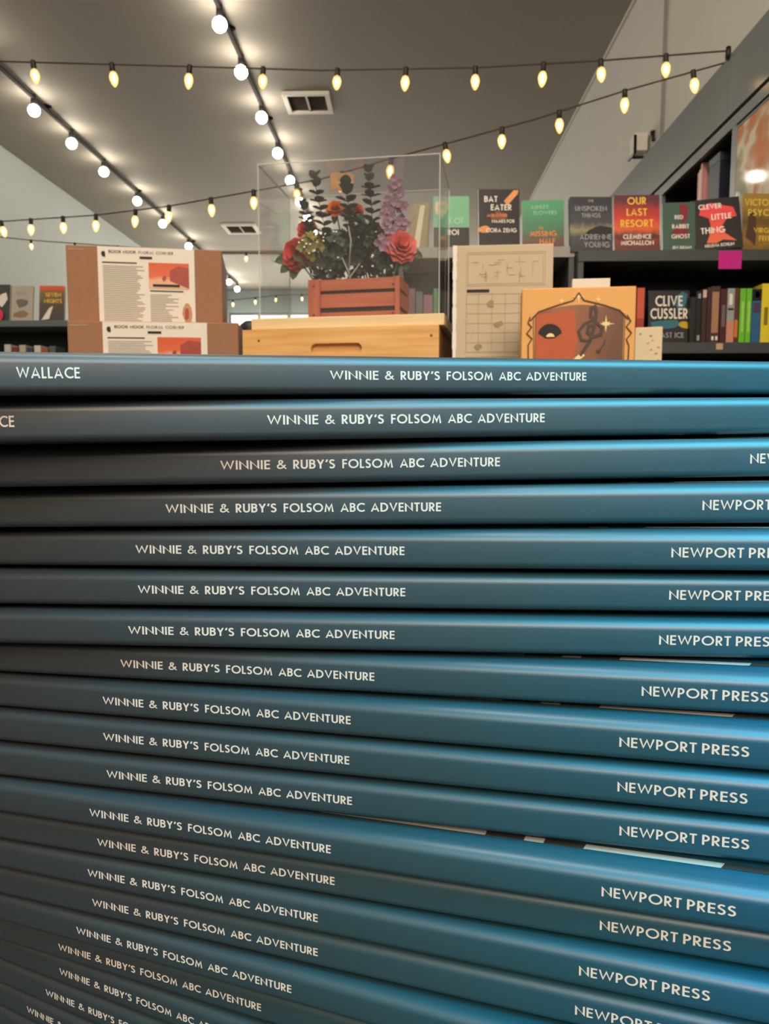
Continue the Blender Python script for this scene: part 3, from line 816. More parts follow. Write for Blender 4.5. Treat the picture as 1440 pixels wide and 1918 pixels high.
it = [(M_BRN, arch, -.0004)]
it.append((M_RST, [(Xp(1006), max(Zp(716), .003)), (Xp(1070), max(Zp(716), .003)), (Xp(1084), Zp(640)), (Xp(1078), Zp(581)), (Xp(1006), Zp(588))], -.0006))
it.append((M_INK, ell(Xp(1032), Zp(628), 23 * sc, 22 * sc, 12, 10, 170) + [(Xp(1024), Zp(634)), (Xp(1040), Zp(634))], -.0008))
it.append((M_GLD, ell(Xp(1033), Zp(631), 8 * sc, 7 * sc, 10, 0, 180), -.0010))
def star(x, y, r1, r2, m, yy, n=4):
    it.append((m, [(Xp(x) + (r1 if k % 2 == 0 else r2) * sc * math.sin(math.pi * k / n), Zp(y) + (r1 if k % 2 == 0 else r2) * sc * math.cos(math.pi * k / n)) for k in range(2 * n)], yy))
star(1137, 608, 17, 3, M_GLD, -.0012); star(1137, 608, 9, 3, M_GLD, -.0013, 6)
star(1085, 556, 14, 2.5, M_GLD, -.0012); star(1053, 563, 6, 2, M_GLD, -.0012); star(1122, 562, 6, 2, M_GLD, -.0012)
for pts, wd, m in (
    ([(994, 600), (1010, 583), (1040, 573), (1075, 563), (1085, 549), (1095, 563), (1130, 572), (1162, 583), (1178, 600)], 2.6, M_DBR),
    ([(994, 592), (990, 604), (997, 612), (988, 624), (998, 634), (991, 646), (993, 720)], 2.4, M_DBR),
    ([(1176, 592), (1183, 604), (1175, 614), (1185, 626), (1176, 638), (1181, 650), (1179, 720)], 2.4, M_DBR),
    ([(1000, 590), (1003, 720)], 1.2, M_DBR), ([(1172, 590), (1172, 720)], 1.2, M_DBR),
    ([(1045, 716), (1062, 690), (1090, 668), (1108, 640), (1116, 610), (1119, 585), (1116, 575), (1109, 578), (1108, 592), (1117, 604), (1130, 614), (1128, 628), (1114, 632), (1103, 624), (1105, 612), (1118, 610)], 6, M_BRZ),
    ([(1113, 600), (1096, 608), (1086, 622), (1092, 638), (1110, 641)], 5, M_BRZ),
    ([(1035, 706), (1060, 690), (1082, 676), (1096, 664)], 9, M_GLD),
    ([(1008, 706), (1024, 690), (1040, 684)], 6, M_BRZ),
    ([(1126, 660), (1134, 646), (1137, 638)], 2.5, M_BRZ)):
    for k, q in enumerate(stroke([(Xp(x), max(Zp(y), .002)) for x, y in pts], wd * sc)): it.append((m, [(p.x, p.y) for p in q], -.0014 - .000008 * (k % 7) - .00012 * (wd > 4)))
it.append((M_BRZ, ell(Xp(1124), Zp(660), 5 * sc, 3.5 * sc, 10), -.0014))
art('printed_picture', mb, it)
a = P(1072, 524, 1.17); b = P(1143, 519, 1.165)
yw, w = between(a, b)
fc = empty('white_card', (a.x, a.y, TZ), (0, 0, yw), 'plain white card peeking over the golden orange box', 'card')
bxo('card_sheet', (0, w, 0, .012, 0, (a.z + b.z) / 2 - TZ), M_WHITE, fc, .001)
a = P(1190, 612, 1.16); b = P(1241, 613, 1.15)
yw, w = between(a, b); hh = (a.z + b.z) / 2 - TZ
sb = empty('floral_card_box', (a.x, a.y, TZ), (0, 0, yw), 'small pale box with sparse pink floral print, right of the golden orange box', 'box')
bxo('carton', (0, w, 0, .05, 0, hh), mat('pale_yellow_card', srgb(222, 208, 174), rough=.7, var=.05), sb, .001)
it = []
rr = random.Random(2)
for k in range(9):
    it.append((M_TAN if k % 3 else mat('faded_rose_print', srgb(206, 160, 140)), blob(w * rr.uniform(.15, .9), hh - rr.uniform(.006, .05), .0022, .0014, 7, .4, k), -.0003))
art('floral_print', sb, it)
sp = empty('black_round_object', P(470, 680, 1.58), (0, 0, 0), 'black round-topped object behind the pine stand', 'speaker')  # unidentified dark rounded shape, built as a plain solid
sp.location.z = TZ
zt_ = P(470, 601, 1.58).z - TZ
bm = bmesh.new(); lathe(bm, [(0, 0), (.022, 0), (.024, .01), (.024, zt_ - .02), (.020, zt_ - .008), (.011, zt_ - .001), (0, zt_)], 20)
link('shell', bm, M_BLACK, sp)

# ------------------------------------------------------------------ bookcases behind
def case(name, x0, x1, y0, dep, zs, m, label, front=None, ends=True):
    """open bookcase facing the camera: top at zs[0], further shelf tops below; boards th thick"""
    r = empty(name, (x0, y0, 0), (0, 0, 0), label, 'bookcase')
    w = x1 - x0; th = .042
    bxo('top_board', (0, w, 0, dep, zs[0] - th, zs[0]), front or m, r, .002)
    for z in zs[1:]: bxo('shelf_board', (.022, w - .022, .006, dep - .0125, z - th, z), m, r, .002)
    bxo('side_panel', (0, .0215, .004, dep, 0, zs[0] - th), m, r)
    bxo('side_panel', (w - .0215, w, .004, dep, 0, zs[0] - th), m, r)
    bxo('back_panel', (.022, w - .022, dep - .012, dep, .05, zs[0] - th - .001), M_DARK, r)
    bxo('plinth', (.022, w - .022, .02, .04, 0, .05), M_DARK, r)
    return r
Yr = 3.10
ZT = P(1250, 468, Yr).z; Z2 = P(1330, 641, Yr).z
xa = P(1083, 480, Yr).x
case('bookcase', xa, 1.575, Yr, .27, [ZT, Z2, Z2 - .40, Z2 - .8], M_DGREY, 'charcoal bookcase at the right, carrying faced-out novels on its top')
Yl = 3.3
ZL = P(1060, 478, Yl).z
xb0, xb1 = P(745, 480, Yl).x, P(1079, 480, Yl).x
case('bookcase', xb0, min(xb1, xa - .004), Yl - .15, .27, [ZL, ZL - .40, ZL - .8], M_DGREY, 'bookcase with a pale front edge, behind the cream box and clear case', mat('pale_edge_paint', srgb(150, 148, 142), rough=.5))
Yq = 5.35
ZQ = P(60, 600, Yq).z
case('bookcase', -4.2, -1.75, Yq, .3, [ZQ, ZQ - .45, ZQ - .9], mat('green_grey_paint', srgb(96, 106, 106), rough=.5), 'grey-green bookcase at the far left, behind the cardboard boxes')
# paper tags stuck on the shelf edges
o = bxo('sticky_note', (-.044, .044, -.0015, 0, -.036, .032), mat('magenta_paper', srgb(196, 30, 140), rough=.7), None)
o.location = P(1367, 486, Yr - .0008); tag(o, 'magenta sticky note on the edge of the charcoal bookcase top', 'note')
o = bxo('price_tag', (-.013, .013, -.0015, 0, -.012, .012), mat('tan_tag', srgb(196, 164, 128), rough=.7), None)
o.location = P(1347, 649, Yr + .0052); tag(o, 'small tan tag on the lower shelf edge under the upright books', 'tag')

# --- books shown face out
def faced(px0, px1, py0, py1, Y, zbase, base_m, label, items=None, lines=None, lean=.16, yaw=0.0, thick=.024, spine_m=None, group='novels faced out on the bookcases', roll=0.0):
    a = P(px0, py1, Y); b = P(px1, py1, Y)
    w = (b.x - a.x); hgt = (P(px0, py0, Y).z - zbase) * 1.01
    hgt /= math.cos(lean)
    r = empty('novel', ((a.x + b.x) / 2, Y, zbase + .0006 + thick * math.sin(lean) + abs(math.sin(roll)) * w / 2), (-lean, roll, yaw), label, 'book', group)
    W = w / 2
    bm = bmesh.new()
    box(bm, -W, W, 0, .0025, 0, hgt); box(bm, -W, W, thick - .0025, thick, 0, hgt); box(bm, -W, -W + .0025, .0025, thick - .0025, 0, hgt)
    link('cover', bm, base_m, r)
    bxo('page_block', (-W + .003, W - .002, .0026, thick - .0026, .002, hgt - .003), M_PAGES, r)
    if items:
        art('cover_art', r, [(m, [(x * w, z * hgt) for x, z in pts], -.0004 - .0003 * k) for k, (m, pts) in enumerate(items)])
    if lines:
        for txt, cx, z, cap, m, maxw in lines:
            quads_obj('cover_lettering', line_quads(txt, cx * w, z * hgt, cap * hgt, maxw * w, 1.15), -.0004 - .0003 * (len(items or []) + 2), m, r)
    # two little wire-stand feet keep it leaning
    c_, s_ = math.cos(lean), math.sin(lean)
    yf = thick + .002 + hgt * .16; zf = (yf * s_ - thick * s_ + .0022) / c_
    for sg in (-.4, .4):
        bm = bmesh.new(); tube(bm, [(W * sg, thick + .002, hgt * .55), (W * sg, yf, zf)], .0018, 6)
        st = link('stand_wire', bm, M_BLACK, r)
    return r
I_W = mat('white_title_ink', srgb(232, 226, 214), rough=.6)
I_Y = mat('yellow_title_ink', srgb(240, 190, 60), rough=.6)
I_O = mat('orange_title_ink', srgb(226, 140, 70), rough=.6)
I_G = mat('grey_title_ink', srgb(150, 152, 158), rough=.6)
C_BLK = mat('black_cover', srgb(28, 26, 27), rough=.35)
C_GRN = mat('mint_cover', srgb(110, 178, 140), rough=.4)
YT = Yr + .045
faced(897, 974, 352, 457, Yl - .10, ZL, C_BLK, 'black novel with orange art and white lettering, above the cream box',
      [(mat('peach_art', srgb(222, 150, 92), rough=.5, var=.3), [(.12, .80), (.2, .72), (.46, .92), (.48, .985), (.36, .98)]), (mat('peach_art', srgb(222, 150, 92), rough=.5, var=.3), blob(-.36, .33, .16, .06, 10, .2, 4)), (mat('brown_art', srgb(120, 70, 48), rough=.5), blob(.0, .55, .2, .08, 10, .3, 9))],
      [('BAT', -.2, .78, .10, I_W, .5), ('EATER', .05, .64, .10, I_W, .7), ('AND OTHER', -.05, .53, .05, I_O, .5), ('NAMES FOR', .1, .43, .055, I_W, .6), ('CORA ZENG', .05, .27, .07, I_W, .75)], yaw=.03)
faced(978, 1056, 374, 476, Yl - .09, ZL, ramp_mat('green_brown_cover', [(0, srgb(44, 40, 38)), (.28, srgb(96, 62, 40)), (.5, srgb(52, 110, 80)), (1, srgb(62, 150, 106))], warp=.25, rough=.4), 'green novel fading to brown with orange title, right of the black novel with orange art',
      None, [('ASHLEY', -.08, .82, .085, mat('green_ink', srgb(140, 200, 160)), .6), ('FLOWERS', .05, .70, .085, mat('green_ink', srgb(140, 200, 160)), .75), ('THE', -.05, .40, .05, I_O, .3), ('MISSING', 0, .26, .11, I_O, .86), ('HALF', .1, .10, .11, I_O, .5)], yaw=-.03)
faced(1068, 1148, 367, 474, YT, ZT, ramp_mat('stormy_cover', [(0, srgb(30, 32, 38)), (.35, srgb(70, 72, 80)), (.5, srgb(150, 142, 104)), (.62, srgb(66, 70, 80)), (1, srgb(44, 48, 58))], warp=.18, rough=.4), 'dark stormy blue-grey novel with pale glow and grey lettering',
      [(mat('rock_art', srgb(38, 38, 42)), [(-.3, .22), (.5, .2), (.5, .44), (.2, .48), (-.05, .40)])],
      [('THE', 0, .90, .05, I_G, .3), ('UNSPOKEN', .0, .74, .09, I_G, .9), ('THINGS', .0, .62, .08, I_G, .7), ('ADRIENNE', .1, .22, .10, I_G, .85), ('YOUNG', .12, .08, .10, I_G, .65)], yaw=.04)
faced(1151, 1236, 364, 471, YT, ZT, ramp_mat('red_sunset_cover', [(0, srgb(78, 30, 22)), (.3, srgb(120, 44, 24)), (.36, srgb(66, 22, 20)), (.5, srgb(214, 96, 48)), (.72, srgb(196, 50, 36)), (1, srgb(90, 26, 42))], warp=.2, rough=.4), 'red and orange sunset novel with large yellow title',
      None, [('OUR', .0, .83, .13, I_Y, .55), ('LAST', .0, .63, .13, I_Y, .6), ('RESORT', .0, .43, .13, I_Y, .92), ('CLEMENCE', .0, .22, .08, I_W, .72), ('MICHALLON', .0, .11, .08, I_W, .8)], yaw=-.02, thick=.03)
faced(1242, 1302, 378, 466, YT + .01, ZT, mat('forest_green_cover', srgb(56, 86, 74), rough=.4, var=.15, scale=20), 'small dark green novel with red rabbit shape and white lettering',
      [(mat('dark_red_art', srgb(126, 30, 40)), blob(.15, .78, .17, .2, 10, .35, 3)), (mat('dark_red_art', srgb(126, 30, 40)), blob(.05, .38, .24, .10, 10, .25, 5))],
      [('RED', .0, .66, .08, I_W, .5), ('RABBIT', .05, .47, .085, I_W, .8), ('GHOST', .05, .27, .085, I_W, .75), ('JEN JULIAN', .08, .06, .06, I_W, .8)], yaw=-.06)
M_SCAR = ramp_mat('scarlet_art', [(0, srgb(226, 104, 58)), (.6, srgb(224, 60, 54)), (1, srgb(232, 56, 72))], rough=.45)
faced(1303, 1390, 372, 464, YT - .005, ZT, C_BLK, 'black novel with a scarlet splash and white title, above the magenta note',
      [(M_SCAR, [(-.36, .70), (-.3, .86), (-.1, .92), (.12, .86), (.36, .80), (.42, .62), (.2, .58), (.1, .45), (.16, .30), (.38, .14), (.1, .18), (-.05, .12), (-.24, .14), (-.12, .40), (-.16, .62)])],
      [('CLEVER', -.12, .80, .10, I_W, .7), ('LITTLE', .1, .58, .11, I_W, .7), ('THING', -.1, .32, .12, I_W, .66), ('HELENA ECHLIN', .02, .05, .06, I_W, .8)], yaw=-.12, lean=.2, roll=-.06)
faced(1390, 1475, 362, 466, YT, ZT, ramp_mat('ochre_cover', [(0, srgb(84, 62, 26)), (.4, srgb(140, 106, 40)), (.7, srgb(96, 74, 30)), (1, srgb(150, 120, 48))], warp=.4, scale=4, rough=.4), 'ochre brown novel cut off by the right edge of the photo',
      [(mat('umber_art', srgb(70, 44, 24)), blob(-.3, .4, .12, .3, 12, .3, 3))],
      [('VICTORIAN', .0, .78, .12, mat('ochre_ink', srgb(216, 184, 60)), .9), ('PSYCHO', .0, .60, .12, mat('ochre_ink', srgb(216, 184, 60)), .8), ('VIRGINIA', .05, .30, .09, mat('ochre_ink', srgb(216, 184, 60)), .8), ('FEITO', .05, .16, .09, mat('ochre_ink', srgb(216, 184, 60)), .6)], yaw=-.04, roll=.03)
faced(812, 879, 366, 478, Yl - .08, ZL, C_GRN, 'mint green novel with black lower half, seen beside the clear case',
      [(C_BLK, rect(-.5, .5, 0, .42)), (mat('fish_art', srgb(226, 200, 172)), blob(-.28, .78, .16, .17, 10, .25, 2))],
      [('KOI', .12, .48, .12, mat('mint_ink', srgb(160, 214, 180)), .6), ('ROI', .05, .28, .10, I_W, .55)], yaw=.03)
faced(762, 800, 380, 470, Yl - .09, ZL, mat('buff_cover', srgb(150, 138, 104), rough=.3, var=.3, scale=30), 'narrow buff novel leaning behind the clear case',
      [(mat('buff_highlight', srgb(214, 204, 176)), [(-.2, .05), (.1, .05), (.3, .95), (.05, .95)])], None, yaw=-.3)
# lower shelf: one faced book, then upright spines
faced(1214, 1291, 545, 640, Yr + .05, Z2, C_BLK, 'black thriller facing out on the lower shelf with big white lettering',
      [(mat('teal_art', srgb(50, 110, 124)), blob(.3, .8, .16, .16, 9, .3, 1)), (mat('teal_art', srgb(50, 110, 124)), blob(-.1, .36, .3, .1, 9, .3, 2)), (mat('gold_art', srgb(196, 158, 40)), blob(.36, .34, .12, .08, 8, .3, 3))],
      [('CLIVE', .0, .70, .2, I_W, .66), ('CUSSLER', .0, .46, .2, I_W, .9), ('FAST', -.1, .10, .10, I_G, .4), ('ICE', .25, .10, .10, I_G, .3)], lean=.1)
def upright(px0, px1, pyt, Y, zbase, m, label, band=None, dep=.15, group='upright books on the charcoal bookcase shelf', lean=0):
    a = P(px0, pyt, Y); b = P(px1, pyt, Y)
    w = b.x - a.x - .0008; hgt = a.z - zbase - .001
    r = empty('book', (a.x, Y, zbase + .0006), (0, lean, 0), label, 'book', group)
    bm = bmesh.new()
    box(bm, 0, .0022, .002, dep, 0, hgt); box(bm, w - .0022, w, .002, dep, 0, hgt); box(bm, 0, w, -.001, .0025, 0, hgt, bev=.0008)
    link('cover', bm, m, r)
    bxo('page_block', (.0024, w - .0024, .003, dep - .003, .003, hgt - .003), M_PAGES, r)
    if band:
        art('spine_print', r, [(bm_, rect(w * x0, w * x1, hgt * z0, hgt * z1), -.0014) for bm_, x0, x1, z0, z1 in band])
    return r
def cm(n, *c): return mat(n, srgb(*c), rough=.45, var=.12, scale=60)
YS = Yr + .03
up = [
 (1194, 1208, 539, cm('coral_spine', 200, 84, 62), 'coral red spine just right of the golden orange box', [(cm('deep_coral', 160, 50, 44), 0, 1, .02, .45)]),
 (1294, 1304, 556, cm('soot_spine', 26, 24, 24), 'soot black spine next to the faced-out thriller', None),
 (1305, 1315, 545, cm('jet_spine', 18, 18, 20), 'jet black spine with grey specks, second right of the thriller', [(I_G, .3, .8, .86, .95), (I_G, .3, .8, .05, .15)]),
 (1316, 1325, 541, cm('umber_spine', 60, 36, 32), 'umber spine with a pinkish top, among the dark books', [(cm('pink_mark', 206, 176, 166), .1, .9, .84, .98)]),
 (1326, 1333, 538, cm('maroon_spine', 64, 30, 28), 'thin maroon spine beside the tan book', None),
 (1333, 1350, 536, cm('dark_tan_spine', 72, 44, 34), 'brown spine with a long tan panel', [(cm('tan_panel', 168, 124, 96), .1, .85, .18, .9), (I_W, .15, .4, .05, .12), (I_W, .6, .85, .05, .12)]),
 (1351, 1362, 541, cm('oxblood_spine', 74, 28, 30), 'oxblood red spine right of the tan-panelled book', [(cm('grey_mark', 110, 96, 96), .2, .8, .3, .7)]),
 (1363, 1377, 540, cm('sky_spine', 150, 156, 158), 'pale blue-grey spine with peach foot', [(cm('peach_foot', 204, 140, 108), 0, 1, .02, .4), (I_W, .25, .7, .7, .9), (cm('black_mark', 40, 40, 44), .1, .9, .6, .64)]),
 (1377, 1385, 539, cm('russet_spine', 92, 52, 36), 'thin russet spine with orange foot, left of the green pair', [(cm('orange_foot', 214, 120, 56), .1, .9, .1, .42)]),
 (1387, 1398, 540, cm('lime_spine', 108, 190, 46), 'left one of two lime green spines', [(cm('lime_mark', 160, 214, 100), .3, .7, .2, .76)]),
 (1399, 1409, 540, cm('lime_spine', 108, 190, 46), 'right one of two lime green spines', [(cm('lime_mark', 160, 214, 100), .3, .7, .2, .76)]),
 (1410, 1427, 541, cm('navy_spine', 44, 96, 138), 'blue spine with a black head panel and white emblem', [(C_BLK, 0, 1, .78, .99), (I_W, .3, .75, .84, .95), (cm('plum_mark', 70, 56, 84), .1, .9, .56, .74)]),
 (1428, 1446, 531, cm('yellow_spine', 226, 206, 40), 'bright yellow spine at the right edge of the lower shelf', [(cm('olive_mark', 130, 116, 30), .3, .7, .3, .6)]),
]
for px0, px1, py, m, lb, band in up: upright(px0, px1, py, YS, Z2, m, lb, band)
# shelf behind the clear case: a few upright spines in shade
ZL2 = ZL - .40
xx = 762
for k, (wpx, c, nm) in enumerate([(16, (96, 60, 70), 'plum'), (13, (70, 74, 66), 'moss grey'), (18, (120, 70, 92), 'mauve'), (14, (50, 120, 70), 'green'), (15, (60, 50, 48), 'dark brown')]):
    upright(xx, xx + wpx, 540 + (k % 3) * 6, Yl - .12, ZL2, cm(nm.replace(' ', '_') + '_spine', *c), nm + ' book spine on the shelf seen through the clear case', None, group='upright books behind the clear case')
    xx += wpx + 1
# far-left faced-out books
faced(-40, 17, 533, 600, Yq + .05, ZQ, cm('charcoal_cover', 62, 66, 66), 'charcoal book at the left photo edge on the grey-green bookcase', [(I_W, blob(.25, .6, .14, .2, 8, .3, 2))], None, group='books faced out on the left bookcase')
faced(20, 60, 535, 600, Yq + .05, ZQ, cm('stone_cover', 176, 170, 158), 'pale stone-coloured book on the grey-green bookcase', [(cm('smoke_art', 110, 108, 104), blob(0, .5, .34, .12, 10, .3, 3)), (cm('sand_art', 150, 118, 92), blob(0, .2, .4, .1, 10, .3, 4))], [('GREAT', 0, .74, .09, I_G, .7)], group='books faced out on the left bookcase')
faced(74, 119, 535, 601, Yq + .05, ZQ, ramp_mat('fiery_cover', [(0, srgb(44, 38, 34)), (.5, srgb(70, 58, 30)), (.85, srgb(120, 90, 30)), (.93, srgb(206, 76, 34)), (1, srgb(214, 84, 34))], rough=.25, warp=.05), 'dark book with an orange top and yellow lettering on the grey-green bookcase', [(I_W, [(-.4, .02), (-.1, .05), (.05, .42), (-.1, .36)])], [('SEVEN', .05, .68, .12, I_Y, .7), ('NIGHTS', .05, .50, .12, I_Y, .7)], yaw=.1, group='books faced out on the left bookcase')  # the white patch is a highlight painted onto the cover
o = bm = bmesh.new(); extr(bm, [ell(0, 0, .03, .04, 16)], -.002, 0)
o = link('price_sticker', bm, mat('pink_paper', srgb(226, 52, 96), rough=.6)); o.location = P(-2, 588, Yq + .04); o.location.z = ZQ + .045
tag(o, 'round pink sticker at the left photo edge', 'sticker')
for k in range(7):
    px = 8 + k * 14
    upright(px, px + 12, 645 + (k * 5) % 9, Yq + .03, ZQ - .45, cm('shelf_spine_%s' % 'abcdefg'[k], *[(200, 196, 190), (120, 60, 56), (190, 180, 160), (60, 70, 80), (214, 206, 196), (150, 90, 60), (90, 96, 100)][k]), ['off-white', 'brick red', 'beige', 'slate', 'cream', 'tan', 'grey'][k] + ' book spine low on the grey-green bookcase', None, group='spines on the left bookcase shelf')

# ------------------------------------------------------------------ tall grey bookcase along the right wall
XS = 1.60
zt1, zb1, zg, zr = EYE + 1.887, EYE + 1.59, EYE + 1.567, EYE + 1.515
tw = empty('wall_bookcase', (XS, 0, 0), (0, 0, 0), 'tall grey built-in bookcase along the right wall, under the cream wall', 'bookcase')
y0, y1 = -.9, 11.0
bxo('fascia', (0, .02, y0, 4.06 - .0015, zb1, zt1), M_GREY, tw)
bxo('fascia', (0, .02, 4.06 + .0015, y1, zb1, zt1), M_GREY, tw)
bxo('case_top', (.0205, XR - XS - .002, y0, y1, zt1 - .03, zt1), M_GREY, tw)
bxo('shadow_gap', (.022, .04, y0, y1, zg, zb1 + .001), M_DARK, tw)
bxo('top_rail', (0, .022, y0, y1, zr, zg), M_GREY, tw)
for yy in (-.39, .70, 1.79, 2.88, 3.97, 5.06, 6.15, 7.24, 8.33, 9.42, 10.5):
    bxo('upright_post', (.001, .022, yy - .024, yy + .024, 0, zr), M_GREY, tw)
    bxo('partition', (.0222, .34, yy - .012, yy + .012, 0, zr), M_DARK, tw)
bxo('back_panel', (.341, .352, y0, y1, 0, zr), M_DARK, tw)
zsh = EYE + 1.12
for z in (zsh, zsh - .42, zsh - .84, zsh - 1.26, zsh - 1.7, zsh - 2.1):
    bxo('shelf_board', (.003, .338, y0 + .03, y1, z - .025, z), M_DGREY, tw)
bxo('soffit', (.0225, .338, y0, y1, zr + .001, zr + .012), M_DARK, tw)
# books in its top bay
def side_book(y, th_, hgt, m, label, dx=.03, dep=.16):
    r = empty('book', (XS + dx, y, zsh + .0005), (0, 0, 0), label, 'book', 'books in the top bay of the wall bookcase')
    bm = bmesh.new()
    box(bm, 0, dep, 0, .0025, 0, hgt); box(bm, 0, dep, th_ - .0025, th_, 0, hgt); box(bm, -.001, .0025, 0, th_, 0, hgt)
    link('cover', bm, m, r)
    bxo('page_block', (.003, dep - .003, .003, th_ - .003, .003, hgt - .003), M_PAGES, r)
yy = 4.44
side_book(yy,   .03, .385, cm('blush_cover', 226, 160, 158), 'blush pink book at the near side of the top bay')
side_book(yy + .032, .018, .36, cm('ivory_cover', 224, 210, 196), 'slim ivory book behind the blush pink one')
side_book(yy + .052, .02, .35, cm('dusty_rose_cover', 206, 140, 140), 'dusty rose book behind the slim ivory one')
bk = empty('boxed_set', (XS + .035, 4.22, zsh + .0005), (0, 0, 0), 'navy box set standing right of the pink books in the top bay', 'book')
bxo('slipcase', (0, .17, 0, .14, 0, .345), cm('navy_case', 38, 44, 56), bk, .002)
bxo('lid_band', (-.002, .172, -.002, .142, .325, .365), cm('slate_band', 66, 76, 90), bk)
rl = empty('book', (XS + .03, 4.68, zsh + .0005), (0, 0, 0), 'thick rose pink book low at the far side of the top bay', 'book')
bxo('cover', (0, .16, 0, .18, 0, .20), cm('rose_cover', 206, 110, 118), rl, .004)
bxo('page_block', (.003, .163, .003, .177, .004, .196), M_PAGES, rl)
# picture leaning against the bookcase front
M_PIC = bpy.data.materials.new('abstract_print'); M_PIC.use_nodes = True
nt = M_PIC.node_tree; b = nt.nodes['Principled BSDF']
tc = nt.nodes.new('ShaderNodeTexCoord'); nz = nt.nodes.new('ShaderNodeTexNoise'); nz.inputs['Scale'].default_value = 3.6; nz.inputs['Detail'].default_value = 2; nz.inputs['Distortion'].default_value = .5
nt.links.new(tc.outputs['Object'], nz.inputs['Vector'])
cr_ = nt.nodes.new('ShaderNodeValToRGB'); el = cr_.color_ramp.elements
for i_, (p_, c_) in enumerate([(.34, (206, 122, 72)), (.42, (200, 150, 112)), (.49, (232, 222, 198)), (.56, (150, 150, 118)), (.68, (96, 112, 84))]):
    if i_ > 1: el.new(p_)
    el[i_].position = p_; el[i_].color = (*srgb(*c_), 1)
nt.links.new(nz.outputs['Fac'], cr_.inputs[0]); nt.links.new(cr_.outputs[0], b.inputs['Base Color']); b.inputs['Roughness'].default_value = .06
pc = empty('framed_picture', (XS - .022, 3.45, EYE + .785), (0, 0, 0), 'glossy abstract picture in green, cream and orange at the right edge', 'picture')
bxo('print', (0, .020, -.5, .42, 0, .683), M_PIC, pc)
bm = bmesh.new()
for q in ((-.515, .435, .684, .694), (-.515, .435, -.01, -.001)): box(bm, -.002, .021, q[0], q[1], q[2], q[3])
for q in ((.421, .435), (-.515, -.501)): box(bm, -.002, .021, q[0], q[1], -.001, .684)
link('frame', bm, M_GREY, pc)
# little white wall speaker on a black bracket
pw = P(1197, 277, 6.6); 
ws = empty('wall_device', (XR, pw.y, pw.z), (0, 0, 0), 'small white wall unit in a black bracket above the grey bookcase', 'speaker')
bxo('housing', (-.12, -.02, -.10, .06, -.055, .085), M_WHITE, ws, .008)
bm = bmesh.new(); tube(bm, [(-.125, -.11, .06), (-.125, -.11, -.075), (-.125, .07, -.075)], .012, 8); tube(bm, [(0, .0, -.075), (-.125, .0, -.075)], .012, 8)
link('bracket', bm, M_BLACK, ws)
bm = bmesh.new(); tube(bm, [(0, -.20, .05), (-.02, -.20, .05), (-.02, -.24, -.03)], .014, 8)  # detached black piece of the bracket
link('bracket_piece', bm, M_BLACK, ws)

# ------------------------------------------------------------------ ceiling: vents, tracks of globe bulbs, string lights
def vent(px, py, sz, label):
    d = 3.74 / ((P(px, py, 1).z - EYE)); c = P(px, py, d)
    r = empty('ceiling_vent', (c.x, c.y, H), (0, 0, 0), label, 'vent', 'ceiling vents')
    bm = bmesh.new(); s = sz / 2
    for a_, b_ in ((s, s * .80),):
        for sgn in (-1, 1):
            box(bm, -s, s, sgn * s if sgn < 0 else b_, -b_ if sgn < 0 else s, -.035, 0)
            box(bm, sgn * s if sgn < 0 else b_, -b_ if sgn < 0 else s, -b_, b_, -.035, 0)
    link('frame', bm, M_WHITE, r)
    bm = bmesh.new()
    for k in range(12):
        yy = -s * .8 + s * 1.6 * (k + .5) / 12
        vs = [bm.verts.new(v) for v in ((-s * .8, yy - .012, -.022), (s * .8, yy - .012, -.022), (s * .8, yy + .012, -.004), (-s * .8, yy + .012, -.004))]
        bm.faces.new(vs)
    box(bm, -.012, .012, -s * .8, s * .8, -.024, -.004)
    link('louvres', bm, mat('vent_grey', srgb(170, 162, 152), rough=.6), r)
    bxo('duct_mouth', (-s * .8, s * .8, -s * .8, s * .8, -.003, -.001), mat('duct_grey', srgb(128, 120, 110), rough=.8), r)
    return r
vent(577, 190, .52, 'square white ceiling vent right of the middle row of globe bulbs')
vent(452, 427, .60, 'farther ceiling vent, just right of the cardboard boxes')

GLOBE = glow('globe_glow', (1.0, .90, .76), 60)
ZTR = EYE + 3.66
def track(xt, ys, drop, label, along):
    r = empty('track_light', (xt, 6.0, ZTR), (0, 0, 0), label, 'ceiling light', 'rows of globe bulbs on the ceiling')
    bm = bmesh.new(); tube(bm, [(0, along[0] - 6, .03), (0, along[1] - 6, .03)], .022, 8); link('track', bm, M_TRACK, r)
    for yy in along[2]:
        bm = bmesh.new(); lathe(bm, [(.05, .08), (.05, .07), (.02, .065), (.02, .045)], 10, (0, yy - 6, 0)); link('mount', bm, M_TRACK, r)
    for yy, dx in ys:
        sk = bmesh.new(); lathe(sk, [(0, .06), (.026, .06), (.030, .03), (.030, -.03), (.024, -.045), (0, -.045)], 12, (dx, yy - 6, 0))
        tube(sk, [(0, yy - 6, .03), (dx, yy - 6, .03)], .012, 6)
        s_ = link('socket', sk, M_BLACK, r)
        gb = bmesh.new()
        lathe(gb, [(0, -.165)] + [(.062 * math.sin(R(a)), -.103 - .062 * math.cos(R(a))) for a in range(15, 150, 15)] + [(.022, -.046), (0, -.0455)], 18, (dx, yy - 6, 0))
        link('globe_bulb', gb, GLOBE, s_)
    return r
def ydepth(px, py, x):
    q = P(px, py, 1.0); return x / q.x
XM = -1.62
ym = [ydepth(*p, XM) for p in ((412, 75), (452, 160), (490, 222), (520, 285), (543, 332), (561, 366), (575, 395), (587, 420), (597, 440), (605, 456))]
yb = [6.0, 5.2, 4.4, 3.6, 2.8, 2.0, 1.2, .4, -.4, -1.2, -2.0, -2.8]
